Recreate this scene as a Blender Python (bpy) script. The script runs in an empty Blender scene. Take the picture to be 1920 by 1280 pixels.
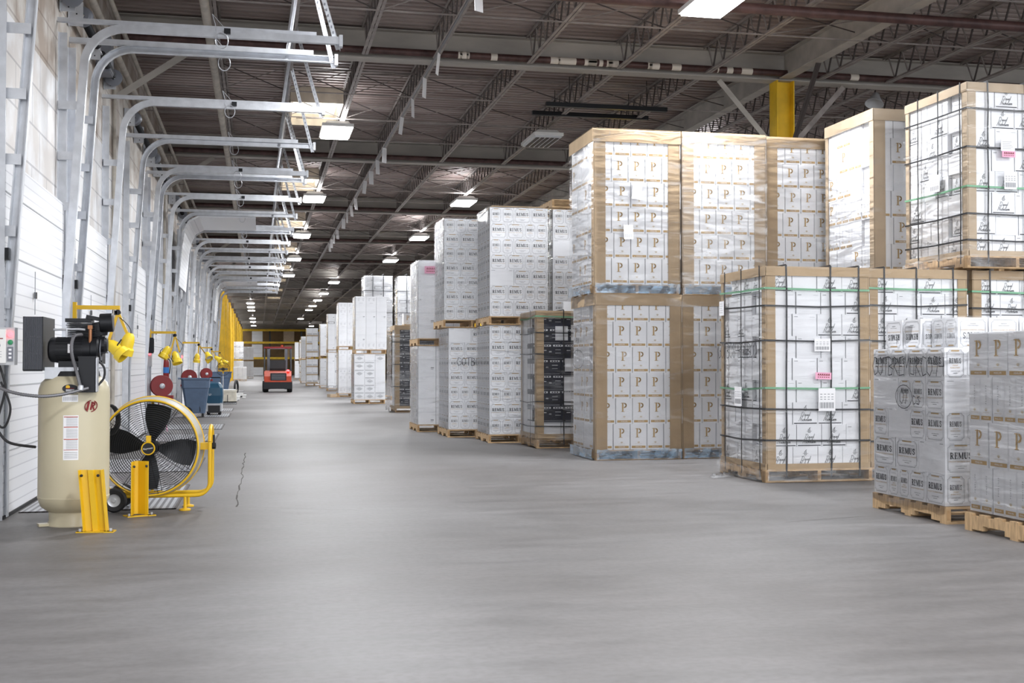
import bpy, bmesh, math, random
from mathutils import Vector, Matrix
C = bpy.context.scene.collection
sc = bpy.context.scene
R = math.radians
rnd = random.Random(7)

# ---------------------------------------------------------------- camera
cam_d = bpy.data.cameras.new('camera'); cam = bpy.data.objects.new('camera', cam_d); C.objects.link(cam)
cam_d.sensor_width = 36; cam_d.lens = 2200/1920*36; cam_d.clip_end = 400
cam.location = (0, 0, 1.28)
cam.rotation_euler = (R(90)+math.atan(45/2251), 0, -math.atan(474/2200))
sc.camera = cam
# ---------------------------------------------------------------- world, exposure
w = bpy.data.worlds.new('world'); sc.world = w; w.use_nodes = True
bg = w.node_tree.nodes['Background']; bg.inputs[0].default_value = (0.93, 0.96, 1, 1); bg.inputs[1].default_value = 1.9
sc.view_settings.view_transform = 'Standard'; sc.view_settings.look = 'None'
sc.view_settings.exposure = 0.52; sc.view_settings.gamma = 1; sc.view_settings.use_curve_mapping = False
LIGHT_W = 215; UP_W = 24
BAY = 9.45
LIGHTS = [(1.46, 13.75+BAY*k) for k in range(-2, 5)] + [(5.62, 13.8+9.4*k) for k in range(-2, 5)] \
    + [(10.4, 7.5+9.4*k) for k in (-1, 0, 2, 3, 4)] + [(15.5, 13.8+9.4*k) for k in range(-1, 4)]
OFF = (5.62, 13.8+9.4)
FAR_LIGHTS = [(4.03, y) for y in (65.6, 76, 84, 92, 99)] + [(7.15, 96.6)] + [(-0.65, y) for y in (89, 95, 101, 118, 127, 140)] + [(1.46, 61.0), (8.5, 60), (9, 85), (4.0, 118), (6, 140)]
def area_light(name, x, y, z, sx, sy, power, up=False):
    d = bpy.data.lights.new(name, 'AREA'); d.shape = 'RECTANGLE'; d.size = sx; d.size_y = sy; d.energy = power
    d.color = (0.95, 0.97, 1.0)
    o = bpy.data.objects.new(name, d); C.objects.link(o); o.location = (x, y, z)
    if up: o.rotation_euler = (math.pi, 0, 0)
    return o
for i, (x, y) in enumerate(LIGHTS):
    if abs(x-OFF[0]) < .1 and abs(y-OFF[1]) < .1: continue
    area_light('fixture_light', x, y, 5.80, .5, 1.1, LIGHT_W)
    area_light('deck_fill_light', x, y, 6.0, .4, 1.0, UP_W, True)  # added upward fill to brighten the deck, not a seen lamp
for x, y in FAR_LIGHTS:
    area_light('fixture_light', x, y, 5.80, .8, 1.1, LIGHT_W*.8)
    area_light('deck_fill_light', x, y, 6.0, .4, 1.0, UP_W*.6, True)  # weaker added fill for the deck over the far fixtures

# ---------------------------------------------------------------- materials
def mat(name, col, rough=.6, metal=0., var=0., scale=6., bump=0., bscale=40., stretch=(1, 1, 1), col2=None, emit=0., spec=None, contrast=None):
    m = bpy.data.materials.new(name); m.use_nodes = True; nt = m.node_tree; b = nt.nodes['Principled BSDF']
    b.inputs['Base Color'].default_value = (*col, 1); b.inputs['Roughness'].default_value = rough; b.inputs['Metallic'].default_value = metal
    if spec is not None: b.inputs['Specular IOR Level'].default_value = spec
    if emit: b.inputs['Emission Color'].default_value = (*col, 1); b.inputs['Emission Strength'].default_value = emit
    tc = nt.nodes.new('ShaderNodeTexCoord'); mp = nt.nodes.new('ShaderNodeMapping'); mp.inputs['Scale'].default_value = stretch
    nt.links.new(tc.outputs['Object'], mp.inputs[0])
    if var or col2:
        n = nt.nodes.new('ShaderNodeTexNoise'); n.inputs['Scale'].default_value = scale; n.inputs['Detail'].default_value = 5
        nt.links.new(mp.outputs[0], n.inputs['Vector'])
        r = nt.nodes.new('ShaderNodeValToRGB'); lo, hi = contrast or (.35, .65)
        r.color_ramp.elements[0].position = lo; r.color_ramp.elements[1].position = hi
        c2 = col2 if col2 else tuple(max(0, c*(1-var)) for c in col)
        r.color_ramp.elements[0].color = (*c2, 1); r.color_ramp.elements[1].color = (*col, 1)
        nt.links.new(n.outputs['Fac'], r.inputs[0]); nt.links.new(r.outputs[0], b.inputs['Base Color'])
    if bump:
        n2 = nt.nodes.new('ShaderNodeTexNoise'); n2.inputs['Scale'].default_value = bscale; n2.inputs['Detail'].default_value = 3
        nt.links.new(mp.outputs[0], n2.inputs['Vector'])
        bp = nt.nodes.new('ShaderNodeBump'); bp.inputs['Strength'].default_value = bump; bp.inputs['Distance'].default_value = .02
        nt.links.new(n2.outputs['Fac'], bp.inputs['Height']); nt.links.new(bp.outputs[0], b.inputs['Normal'])
    return m
M = {}
def defm(k, *a, **kw): M[k] = mat(k, *a, **kw)
defm('carton', (.86, .87, .90), .45, var=.05, scale=3, bump=.08, bscale=6)
defm('carton_side', (.80, .81, .84), .5, var=.05, scale=3)
defm('seam', (.30, .30, .33), .7)
defm('ink', (.02, .022, .03), .6)
defm('ink_grey', (.25, .26, .28), .6)
defm('ink_soft', (.45, .46, .48), .6)
defm('gold', (.50, .33, .14), .5, .0)
defm('gold_pale', (.62, .52, .36), .55)
defm('navy', (.012, .014, .03), .4, var=.2)
defm('kraft', (.46, .335, .205), .75, var=.12, scale=4, bump=.1, bscale=20)
defm('kraft_pale', (.52, .41, .29), .7, var=.12, scale=4)
defm('pallet_wood', (.62, .42, .23), .75, var=.35, scale=7, stretch=(1, 6, 1), bump=.2)
defm('pallet_end', (.48, .30, .15), .8, var=.3, scale=9)
defm('strap_black', (.015, .016, .02), .4)
defm('strap_green', (.18, .42, .25), .4)
defm('pink_paper', (.85, .42, .58), .6)
defm('paper', (.85, .85, .87), .6)
defm('grey_bars', (.42, .42, .45), .6)
defm('galv', (.64, .66, .70), .36, .5, var=.15, scale=8, bump=.05)
defm('galv_dark', (.20, .21, .24), .5, .6)
defm('black_metal', (.012, .013, .016), .38, .3)
defm('black_rubber', (.015, .015, .017), .6)
defm('yellow', (.78, .47, .012), .35, var=.04, scale=5)
defm('yellow_lamp', (.84, .60, .03), .35)
defm('yellow_column', (.90, .58, .02), .45, var=.2, scale=3)
defm('compressor_beige', (.60, .54, .38), .3, var=.05, scale=3, bump=.02)
defm('red', (.22, .008, .01), .45)
defm('orange', (.50, .06, .02), .4, var=.2)
defm('green', (.02, .25, .10), .4)
defm('grey_paint', (.52, .53, .55), .45, var=.1)
defm('bin_blue', (.10, .15, .24), .5, var=.12)
defm('teal', (.012, .075, .14), .35, var=.1)
defm('conduit', (.16, .16, .17), .4, .4)
defm('blue_hose', (.03, .17, .50), .4)
defm('beige_pipe', (.50, .46, .40), .6, var=.3, scale=5)
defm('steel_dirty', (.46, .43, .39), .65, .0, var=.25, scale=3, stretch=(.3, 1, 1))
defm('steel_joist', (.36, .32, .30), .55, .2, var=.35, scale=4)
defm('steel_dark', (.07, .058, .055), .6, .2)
defm('rust_pipe', (.10, .05, .045), .5, .1, col2=(.05, .022, .02))
defm('peel', (.72, .66, .58), .7)
defm('skylight_panel', (1.0, .95, .85), .6, emit=1.1)
defm('curb', (.70, .62, .50), .7, var=.25, scale=4)
defm('off_lens', (.62, .64, .66), .4)
defm('tan', (.35, .22, .10), .7, var=.3, scale=1)
defm('copper', (.35, .16, .08), .4, .8)
defm('white_plastic', (.80, .80, .78), .4)
defm('ivory', (.72, .68, .58), .6, var=.2)
defm('fan_grey', (.42, .41, .36), .5)
M['lens'] = mat('lens', (1, 1, 1), .5, emit=14)
M['red_lamp'] = mat('red_lamp', (1, .05, .06), .4, emit=6)

def nodes_mat(name):
    m = bpy.data.materials.new(name); m.use_nodes = True; return m, m.node_tree, m.node_tree.nodes['Principled BSDF']
# floor concrete
m, nt, b = nodes_mat('floor_concrete'); N = nt.nodes.new; L = nt.links.new
tc = N('ShaderNodeTexCoord'); mp = N('ShaderNodeMapping'); mp.inputs['Scale'].default_value = (1.0, 1.0, 1); L(tc.outputs['Object'], mp.inputs[0])
n1 = N('ShaderNodeTexNoise'); n1.inputs['Scale'].default_value = .28; n1.inputs['Detail'].default_value = 4; L(mp.outputs[0], n1.inputs['Vector'])
mp2 = N('ShaderNodeMapping'); mp2.inputs['Scale'].default_value = (.9, 3.2, 1); mp2.inputs['Rotation'].default_value = (0, 0, .12); L(tc.outputs['Object'], mp2.inputs[0])
n2 = N('ShaderNodeTexNoise'); n2.inputs['Scale'].default_value = 1.6; n2.inputs['Detail'].default_value = 8; n2.inputs['Roughness'].default_value = .62; L(mp2.outputs[0], n2.inputs['Vector'])
n3 = N('ShaderNodeTexNoise'); n3.inputs['Scale'].default_value = 22; n3.inputs['Detail'].default_value = 5; L(mp.outputs[0], n3.inputs['Vector'])
r1 = N('ShaderNodeValToRGB'); r1.color_ramp.elements[0].position = .4; r1.color_ramp.elements[1].position = .62
r1.color_ramp.elements[0].color = (.118, .110, .107, 1); r1.color_ramp.elements[1].color = (.172, .166, .166, 1); L(n1.outputs['Fac'], r1.inputs[0])
r2 = N('ShaderNodeValToRGB'); r2.color_ramp.elements[0].position = .28; r2.color_ramp.elements[1].position = .72
r2.color_ramp.elements[0].color = (.70, .70, .70, 1); r2.color_ramp.elements[1].color = (1.14, 1.14, 1.15, 1); L(n2.outputs['Fac'], r2.inputs[0])
r3 = N('ShaderNodeValToRGB'); r3.color_ramp.elements[0].position = .3; r3.color_ramp.elements[1].position = .6
r3.color_ramp.elements[0].color = (.90, .89, .88, 1); r3.color_ramp.elements[1].color = (1.03, 1.03, 1.03, 1); L(n3.outputs['Fac'], r3.inputs[0])
x1 = N('ShaderNodeMixRGB'); x1.blend_type = 'MULTIPLY'; x1.inputs[0].default_value = 1; L(r1.outputs[0], x1.inputs[1]); L(r2.outputs[0], x1.inputs[2])
x2 = N('ShaderNodeMixRGB'); x2.blend_type = 'MULTIPLY'; x2.inputs[0].default_value = 1; L(x1.outputs[0], x2.inputs[1]); L(r3.outputs[0], x2.inputs[2])
L(x2.outputs[0], b.inputs['Base Color'])
rr = N('ShaderNodeMapRange'); rr.inputs['To Min'].default_value = .42; rr.inputs['To Max'].default_value = .66; L(n2.outputs['Fac'], rr.inputs[0]); L(rr.outputs[0], b.inputs['Roughness'])
bp = N('ShaderNodeBump'); bp.inputs['Strength'].default_value = .12; bp.inputs['Distance'].default_value = .02; L(n2.outputs['Fac'], bp.inputs['Height']); L(bp.outputs[0], b.inputs['Normal'])
M['floor'] = m
defm('joint', (.05, .045, .04), .9)
# deck
defm('deck', (.40, .335, .31), .5, .1, col2=(.17, .12, .11), scale=.9, stretch=(.25, 1.6, 1), contrast=(.3, .62))
# wall blocks: brick pattern
def brick(name, c1, mort, sx, bw, bh, rough=.5, dirt=None, msize=.012):
    m, nt, b = nodes_mat(name); N = nt.nodes.new; L = nt.links.new
    tc = N('ShaderNodeTexCoord'); sp = N('ShaderNodeSeparateXYZ'); L(tc.outputs['Object'], sp.inputs[0])
    cb = N('ShaderNodeCombineXYZ'); L(sp.outputs['Y'], cb.inputs[0]); L(sp.outputs['Z'], cb.inputs[1])
    br = N('ShaderNodeTexBrick'); L(cb.outputs[0], br.inputs['Vector'])
    br.inputs['Color1'].default_value = (*c1, 1); br.inputs['Color2'].default_value = (*[c*.96 for c in c1], 1); br.inputs['Mortar'].default_value = (*mort, 1)
    br.inputs['Scale'].default_value = sx; br.inputs['Brick Width'].default_value = bw; br.inputs['Row Height'].default_value = bh; br.inputs['Mortar Size'].default_value = msize
    b.inputs['Roughness'].default_value = rough
    if dirt:
        n = N('ShaderNodeTexNoise'); n.inputs['Scale'].default_value = 2.2; n.inputs['Detail'].default_value = 7; L(tc.outputs['Object'], n.inputs['Vector'])
        r = N('ShaderNodeValToRGB'); r.color_ramp.elements[0].position = .42; r.color_ramp.elements[1].position = .6
        r.color_ramp.elements[0].color = (*dirt, 1); r.color_ramp.elements[1].color = (1, 1, 1, 1); L(n.outputs['Fac'], r.inputs[0])
        x = N('ShaderNodeMixRGB'); x.blend_type = 'MULTIPLY'; x.inputs[0].default_value = 1; L(br.outputs['Color'], x.inputs[1]); L(r.outputs[0], x.inputs[2]); L(x.outputs[0], b.inputs['Base Color'])
    else: L(br.outputs['Color'], b.inputs['Base Color'])
    M[name] = m
brick('wall_block', (.78, .78, .79), (.50, .50, .52), 1, .8, .4, dirt=(.82, .78, .74))
brick('wall_upper', (.60, .57, .53), (.38, .34, .31), 1, .8, .4, dirt=(.62, .54, .48))
brick('door_panel', (.82, .83, .86), (.60, .61, .65), 1, 40, .1, .35, msize=.006)
# stretch film
def film(name, base, milk, sc_, milk_lo=.5):
    m = bpy.data.materials.new(name); m.use_nodes = True; nt = m.node_tree; nt.nodes.clear(); N = nt.nodes.new; L = nt.links.new
    out = N('ShaderNodeOutputMaterial'); tr = N('ShaderNodeBsdfTransparent'); gl = N('ShaderNodeBsdfGlossy'); gl.inputs['Roughness'].default_value = .14
    df = N('ShaderNodeBsdfDiffuse'); df.inputs['Color'].default_value = (.92, .94, .97, 1)
    tc = N('ShaderNodeTexCoord'); mp = N('ShaderNodeMapping'); mp.inputs['Scale'].default_value = sc_; mp.inputs['Rotation'].default_value = (.25, .3, .05); L(tc.outputs['Object'], mp.inputs[0])
    n = N('ShaderNodeTexNoise'); n.inputs['Scale'].default_value = 1.0; n.inputs['Detail'].default_value = 6; n.inputs['Distortion'].default_value = .7; L(mp.outputs[0], n.inputs['Vector'])
    bp = N('ShaderNodeBump'); bp.inputs['Strength'].default_value = .9; bp.inputs['Distance'].default_value = .03; L(n.outputs['Fac'], bp.inputs['Height']); L(bp.outputs[0], gl.inputs['Normal'])
    r = N('ShaderNodeMapRange'); r.inputs['From Min'].default_value = milk_lo; r.inputs['From Max'].default_value = .75; r.inputs['To Min'].default_value = base; r.inputs['To Max'].default_value = milk; L(n.outputs['Fac'], r.inputs[0])
    m1 = N('ShaderNodeMixShader'); L(r.outputs[0], m1.inputs[0]); L(tr.outputs[0], m1.inputs[1]); L(df.outputs[0], m1.inputs[2])
    fr = N('ShaderNodeFresnel'); fr.inputs[0].default_value = 1.27; L(bp.outputs[0], fr.inputs['Normal'])
    m2 = N('ShaderNodeMixShader'); L(fr.outputs[0], m2.inputs[0]); L(m1.outputs[0], m2.inputs[1]); L(gl.outputs[0], m2.inputs[2]); L(m2.outputs[0], out.inputs[0])
    M[name] = m
film('film', .01, .16, (1.6, 1.6, 9), .58)
film('film_heavy', .04, .34, (2.2, 2.2, 12), .48)
# dock plate ribs
m, nt, b = nodes_mat('dock_plate'); N = nt.nodes.new; L = nt.links.new
tc = N('ShaderNodeTexCoord'); wv = N('ShaderNodeTexWave'); wv.bands_direction = 'X'; wv.inputs['Scale'].default_value = 5.5; L(tc.outputs['Object'], wv.inputs['Vector'])
r = N('ShaderNodeValToRGB'); r.color_ramp.elements[0].position = .35; r.color_ramp.elements[1].position = .5; r.color_ramp.elements[0].color = (.16, .16, .17, 1); r.color_ramp.elements[1].color = (.42, .43, .45, 1)
L(wv.outputs['Fac'], r.inputs[0]); L(r.outputs[0], b.inputs['Base Color']); b.inputs['Metallic'].default_value = .4; b.inputs['Roughness'].default_value = .45
M['dock_plate'] = m

# ---------------------------------------------------------------- mesh builder
class MB:
    def __init__(s): s.v = []; s.f = []; s.m = []; s.ms = []
    def mi(s, k):
        if k not in s.ms: s.ms.append(k)
        return s.ms.index(k)
    def add(s, vs, fs, k):
        o = len(s.v); s.v += [tuple(p) for p in vs]; i = s.mi(k)
        for f in fs: s.f.append([a+o for a in f]); s.m.append(i)
    def box(s, x0, y0, z0, x1, y1, z1, k, rz=0, c=None):
        vs = [Vector((x, y, z)) for z in (z0, z1) for (x, y) in ((x0, y0), (x1, y0), (x1, y1), (x0, y1))]
        if rz:
            cc = Vector(c) if c else Vector(((x0+x1)/2, (y0+y1)/2, 0)); mt = Matrix.Rotation(rz, 3, 'Z')
            vs = [mt @ (p-cc)+cc for p in vs]
        s.add(vs, [(3, 2, 1, 0), (4, 5, 6, 7), (0, 1, 5, 4), (1, 2, 6, 5), (2, 3, 7, 6), (3, 0, 4, 7)], k)
    def cbox(s, c, sz, k, mt=None):
        vs = [Vector((a*sz[0]/2, b_*sz[1]/2, d*sz[2]/2)) for d in (-1, 1) for (a, b_) in ((-1, -1), (1, -1), (1, 1), (-1, 1))]
        if mt: vs = [mt @ p for p in vs]
        vs = [p+Vector(c) for p in vs]
        s.add(vs, [(3, 2, 1, 0), (4, 5, 6, 7), (0, 1, 5, 4), (1, 2, 6, 5), (2, 3, 7, 6), (3, 0, 4, 7)], k)
    def bar(s, p, q, w_, h, k, up=(0, 0, 1)):
        p = Vector(p); q = Vector(q); d = (q-p).normalized(); u = Vector(up)
        if abs(d.dot(u)) > .98: u = Vector((1, 0, 0))
        a = d.cross(u).normalized(); b_ = a.cross(d)
        vs = [pt+a*sx*w_/2+b_*sy*h/2 for pt in (p, q) for sx, sy in ((-1, -1), (1, -1), (1, 1), (-1, 1))]
        s.add(vs, [(3, 2, 1, 0), (4, 5, 6, 7), (0, 1, 5, 4), (1, 2, 6, 5), (2, 3, 7, 6), (3, 0, 4, 7)], k)
    def profile(s, pts, prof, k, side=(0, 1, 0), close=True):
        # sweep a 2-D profile (u along side, v in path normal) along a path
        pts = [Vector(p) for p in pts]; sd = Vector(side); n = len(prof); vs = []
        for i, p in enumerate(pts):
            d = ((pts[min(i+1, len(pts)-1)]-p)+(p-pts[max(i-1, 0)])).normalized()
            nn = sd.cross(d).normalized()
            vs += [p+sd*a+nn*b_ for a, b_ in prof]
        fs = []
        for i in range(len(pts)-1):
            for j in range(n if close else n-1):
                fs.append((i*n+j, i*n+(j+1) % n, (i+1)*n+(j+1) % n, (i+1)*n+j))
        s.add(vs, fs, k)
    def tube(s, pts, r, k, n=8, closed=False, caps=True):
        pts = [Vector(p) for p in pts]; N_ = len(pts); vs = []; a = None
        for i, p in enumerate(pts):
            if closed: d = (pts[(i+1) % N_]-pts[i-1]).normalized()
            else: d = (pts[min(i+1, N_-1)]-pts[max(i-1, 0)]).normalized()
            if a is None: a = d.orthogonal().normalized()
            a = (a-d*a.dot(d)).normalized(); b_ = d.cross(a)
            rr = r[i] if isinstance(r, (list, tuple)) else r
            vs += [p+a*math.cos(2*math.pi*j/n)*rr+b_*math.sin(2*math.pi*j/n)*rr for j in range(n)]
        fs = []
        for i in range(N_ if closed else N_-1):
            i2 = (i+1) % N_
            for j in range(n): fs.append((i*n+j, i*n+(j+1) % n, i2*n+(j+1) % n, i2*n+j))
        if caps and not closed: fs += [tuple(range(n-1, -1, -1)), tuple((N_-1)*n+j for j in range(n))]
        s.add(vs, fs, k)
    def lathe(s, prof, k, o=(0, 0, 0), ax=(0, 0, 1), n=24, sweep=2*math.pi):
        ax = Vector(ax).normalized(); a = ax.orthogonal().normalized(); b_ = ax.cross(a); o = Vector(o); m_ = len(prof); vs = []
        for j in range(n):
            t = sweep*j/n; d = a*math.cos(t)+b_*math.sin(t)
            vs += [o+ax*h+d*r for r, h in prof]
        fs = []
        for j in range(n):
            j2 = (j+1) % n
            for i in range(m_-1): fs.append((j*m_+i, j2*m_+i, j2*m_+i+1, j*m_+i+1))
        s.add(vs, fs, k)
    def strokes(s, st, O, U, V, k, sc_=1., wd=None, slant=0.):
        # flat ribbons of ink on a face: st = [(width, [(x,y)...])]
        O = Vector(O); U = Vector(U); V = Vector(V)
        for w_, pl in st:
            w2 = (wd or w_)/2; pl = [(x+slant*y, y) for x, y in pl]
            for (x0, y0), (x1, y1) in zip(pl, pl[1:]):
                dx, dy = x1-x0, y1-y0; l = math.hypot(dx, dy) or 1e-6; nx, ny = -dy/l*w2, dx/l*w2; ex, ey = dx/l*w2*.5, dy/l*w2*.5
                q = [(x0-ex+nx, y0-ey+ny), (x0-ex-nx, y0-ey-ny), (x1+ex-nx, y1+ey-ny), (x1+ex+nx, y1+ey+ny)]
                s.add([O+U*(a*sc_)+V*(b_*sc_) for a, b_ in q], [(0, 1, 2, 3)], k)
    def rect(s, O, U, V, x0, y0, x1, y1, k):
        O = Vector(O); U = Vector(U); V = Vector(V)
        s.add([O+U*a+V*b_ for a, b_ in ((x0, y0), (x1, y0), (x1, y1), (x0, y1))], [(0, 1, 2, 3)], k)
    def mesh(s, name, smooth=False):
        me = bpy.data.meshes.new(name); me.from_pydata(s.v, [], s.f)
        for k in s.ms: me.materials.append(M[k])
        me.polygons.foreach_set('material_index', s.m)
        if smooth:
            me.polygons.foreach_set('use_smooth', [True]*len(me.polygons)); me.update()
            try: me.set_sharp_from_angle(angle=R(38))
            except Exception: pass
        me.update(); return me
    def build(s, name, parent=None, loc=(0, 0, 0), rz=0, smooth=False):
        o = bpy.data.objects.new(name, s.mesh(name, smooth)); C.objects.link(o); o.location = loc; o.rotation_euler = (0, 0, rz)
        if parent: o.parent = parent
        return o
LABELS = {}
def tag(o, label, cat, group=None):
    n = len(label.split())
    if not 4 <= n <= 16: print('BADLABEL', n, label)
    o['label'] = label; o['category'] = cat
    if group: o['group'] = group
    LABELS.setdefault(label, []).append(o.name)
    return o
def empty(name, loc, label, cat, group=None, rz=0):
    o = bpy.data.objects.new(name, None); C.objects.link(o); o.location = loc; o.rotation_euler = (0, 0, rz); o.empty_display_size = .1
    return tag(o, label, cat, group)
def inst(me, name, loc, rot=(0, 0, 0), parent=None):
    o = bpy.data.objects.new(name, me); C.objects.link(o); o.location = loc; o.rotation_euler = rot
    if parent: o.parent = parent
    return o
def struct(o): o['kind'] = 'structure'; return o
ORD = ['zeroth', 'first', 'second', 'third', 'fourth', 'fifth', 'sixth', 'seventh', 'eighth', 'ninth', 'tenth', 'eleventh', 'twelfth', 'thirteenth', 'fourteenth', 'fifteenth', 'sixteenth', 'seventeenth', 'eighteenth', 'nineteenth', 'twentieth']
_txt = {}
def text_mesh(s, txt, O, U, V, size, k, mb):
    # lettering in the built-in sans face, as mesh polygons, centred on O
    if txt not in _txt:
        cu = bpy.data.curves.new('t', 'FONT'); cu.body = txt; cu.align_x = 'CENTER'; cu.align_y = 'CENTER'; cu.resolution_u = 2
        ob = bpy.data.objects.new('t', cu); C.objects.link(ob)
        me = bpy.data.meshes.new_from_object(ob.evaluated_get(bpy.context.evaluated_depsgraph_get()))
        _txt[txt] = ([tuple(v.co) for v in me.vertices], [tuple(p.vertices) for p in me.polygons])
        bpy.data.objects.remove(ob); bpy.data.curves.remove(cu); bpy.data.meshes.remove(me)
    vs, fs = _txt[txt]; O = Vector(O); U = Vector(U); V = Vector(V)
    sx = s if isinstance(s, (int, float)) else 1
    mb.add([O+U*(v[0]*size*sx)+V*(v[1]*size) for v in vs], fs, k)

# ---------------------------------------------------------------- lettering strokes
G = {}
G['R'] = (.86, [(.2, [(.2, 0), (.2, 1)]), (.06, [(.02, .03), (.4, .03)]), (.06, [(.02, .97), (.45, .97)]), (.14, [(.2, .94), (.45, .93), (.58, .85), (.6, .74), (.56, .6), (.42, .52), (.2, .5)]), (.19, [(.38, .5), (.62, .05)]), (.06, [(.5, .03), (.82, .03)])])
G['E'] = (.76, [(.2, [(.2, 0), (.2, 1)]), (.07, [(.03, .97), (.62, .97)]), (.07, [(.2, .52), (.48, .52)]), (.07, [(.03, .03), (.66, .03)]), (.07, [(.6, .97), (.62, .75)]), (.07, [(.63, .03), (.67, .28)]), (.06, [(.48, .4), (.48, .64)])])
G['M'] = (1.08, [(.07, [(.16, 0), (.16, 1)]), (.2, [(.18, .97), (.5, .1)]), (.07, [(.5, .1), (.82, .97)]), (.2, [(.86, 0), (.86, 1)]), (.06, [(.02, .03), (.3, .03)]), (.06, [(.7, .03), (1.02, .03)]), (.06, [(.02, .97), (.2, .97)]), (.06, [(.8, .97), (1.02, .97)])])
G['U'] = (.88, [(.2, [(.2, 1), (.2, .25), (.28, .08), (.45, .04)]), (.08, [(.45, .03), (.6, .1), (.67, .3), (.67, 1)]), (.06, [(.03, .97), (.38, .97)]), (.06, [(.55, .97), (.8, .97)])])
G['S'] = (.7, [(.15, [(.55, .76), (.5, .9), (.35, .95), (.18, .88), (.14, .74), (.25, .58), (.45, .45), (.54, .28), (.48, .1), (.3, .04), (.15, .1), (.1, .25)])])
def word(glyphs, size, squeeze=1.):
    out = []; x = 0
    for g in glyphs:
        w_, st = G[g]
        for wd, pl in st: out.append((wd*size*squeeze, [((x+a)*size*squeeze, b_*size) for a, b_ in pl]))
        x += w_
    W = x*size*squeeze
    return [(wd, [(a-W/2, b_-size/2) for a, b_ in pl]) for wd, pl in out]
PGLYPH = [(.17, [(.22, .04), (.22, .98)]), (.05, [(.03, .02), (.45, .02)]), (.05, [(0, .98), (.3, .98)]), (.05, [(.34, .98), (.5, .97)]), (.15, [(.46, .94), (.6, .86), (.64, .72), (.58, .58), (.44, .5)]), (.05, [(.34, .47), (.48, .49)])]
CUR = {'D': (.8, [(.12, .9), (.06, .1), (0, 0), (.3, 0), (.6, .3), (.6, .7), (.35, .98), (-.1, .9)]),
       'a': (.42, [(.3, .35), (.12, .4), (0, .2), (.08, .02), (.25, .1), (.32, .38), (.3, .05), (.4, .02)]), 'v': (.36, [(0, .35), (.1, .02), (.28, .38), (.35, .35)]),
       'i': (.2, [(0, .1), (.08, .38), (.08, .05), (.18, .02)]), 'd': (.44, [(.28, .32), (.1, .38), (0, .18), (.1, .02), (.26, .12), (.36, 1), (.3, .1), (.42, .02)]),
       'N': (.72, [(-.1, .05), (0, 0), (.15, .95), (.45, .05), (.62, 1.05), (.78, 1.1)]), 'c': (.3, [(.25, .33), (.1, .38), (0, .18), (.1, .02), (.28, .06)]),
       'h': (.38, [(0, 0), (.12, 1), (.06, .1), (.18, .38), (.26, .3), (.25, .05), (.36, .02)]), 'o': (.36, [(.15, .38), (0, .2), (.1, .02), (.25, .18), (.15, .38), (.34, .33)]),
       'l': (.2, [(0, .05), (.18, 1), (.06, .9), (.05, .05), (.18, .02)]), 's': (.28, [(0, .02), (.15, .4), (.2, .1), (.05, .02), (.28, .04)]),
       'n': (.42, [(0, 0), (.06, .38), (.05, 0), (.18, .38), (.26, .3), (.25, .05), (.4, .02)])}
def cursive(txt, size, wd):
    out = []; x = 0
    for ch in txt:
        w_, pl = CUR[ch]; out.append((wd, [((x+a+.3*b_)*size, b_*size) for a, b_ in pl])); x += w_
    W = x*size; return [(wd, [(a-W/2, b_) for a, b_ in pl]) for wd, pl in out]
MK = {'G': [(.5, .9), (.2, 1), (0, .5), (.2, 0), (.5, .15), (.5, .5), (.3, .5)], 'O': [(.3, 1), (.05, .7), (.05, .2), (.3, 0), (.5, .3), (.5, .75), (.3, 1)], '0': [(.3, 1), (.05, .7), (.05, .2), (.3, 0), (.5, .3), (.5, .75), (.3, 1)],
      'T': [(0, .95), (.6, 1), (.3, .97), (.28, 0)], 'B': [(.05, 0), (.1, 1), (.45, .85), (.4, .6), (.1, .5), (.5, .35), (.4, .05), (.05, 0)], '5': [(.5, 1), (.15, .95), (.1, .55), (.4, .55), (.45, .2), (.2, 0), (0, .1)],
      '4': [(.1, 1), (.05, .5), (.5, .5), (.45, .95), (.45, 0)], '8': [(.3, .5), (.1, .75), (.3, 1), (.45, .75), (.1, .25), (.3, 0), (.5, .25), (.3, .5)], 'D': [(.05, 0), (.1, 1), (.5, .7), (.45, .25), (.05, 0)],
      'N': [(.05, 0), (.1, 1), (.4, .1), (.5, 1)], 'R': [(.05, 0), (.1, 1), (.45, .8), (.1, .5), (.5, 0)], 'E': [(.5, 1), (.1, .95), (.08, .5), (.35, .5), (.08, .5), (.05, 0), (.5, .05)], 'M': [(0, 0), (.1, 1), (.28, .4), (.45, 1), (.55, 0)],
      'U': [(.05, 1), (.1, .1), (.4, .05), (.5, 1)], 'C': [(.5, .9), (.2, 1), (.03, .5), (.2, 0), (.5, .1)], '9': [(.45, .6), (.1, .6), (.15, 1), (.45, .95), (.45, .5), (.35, 0)], '1': [(.25, 1), (.22, 0)], '7': [(0, .95), (.5, 1), (.2, 0)],
      'c': [(.4, .5), (.15, .6), (.05, .3), (.2, 0), (.45, .1)], 's': [(.4, .55), (.1, .5), (.35, .25), (.3, 0), (0, .05)], 'P': [(.05, 0), (.1, 1), (.45, .85), (.4, .55), (.08, .5)], 'i': [(.2, .5), (.2, 0)], 'n': [(.05, 0), (.1, .5), (.35, .5), (.4, 0)], 'L': [(.1, 1), (.05, 0), (.45, .02)]}
def marker(txt, h, wd, adv=.62):
    out = []
    for i, ch in enumerate(txt):
        if ch in MK: out.append((wd, [((i*adv+a)*h, b_*h) for a, b_ in MK[ch]]))
    return out

# ================================================================ THE BUILDING
YE, XE, ZD = 164.0, 32.0, 6.62
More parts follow.
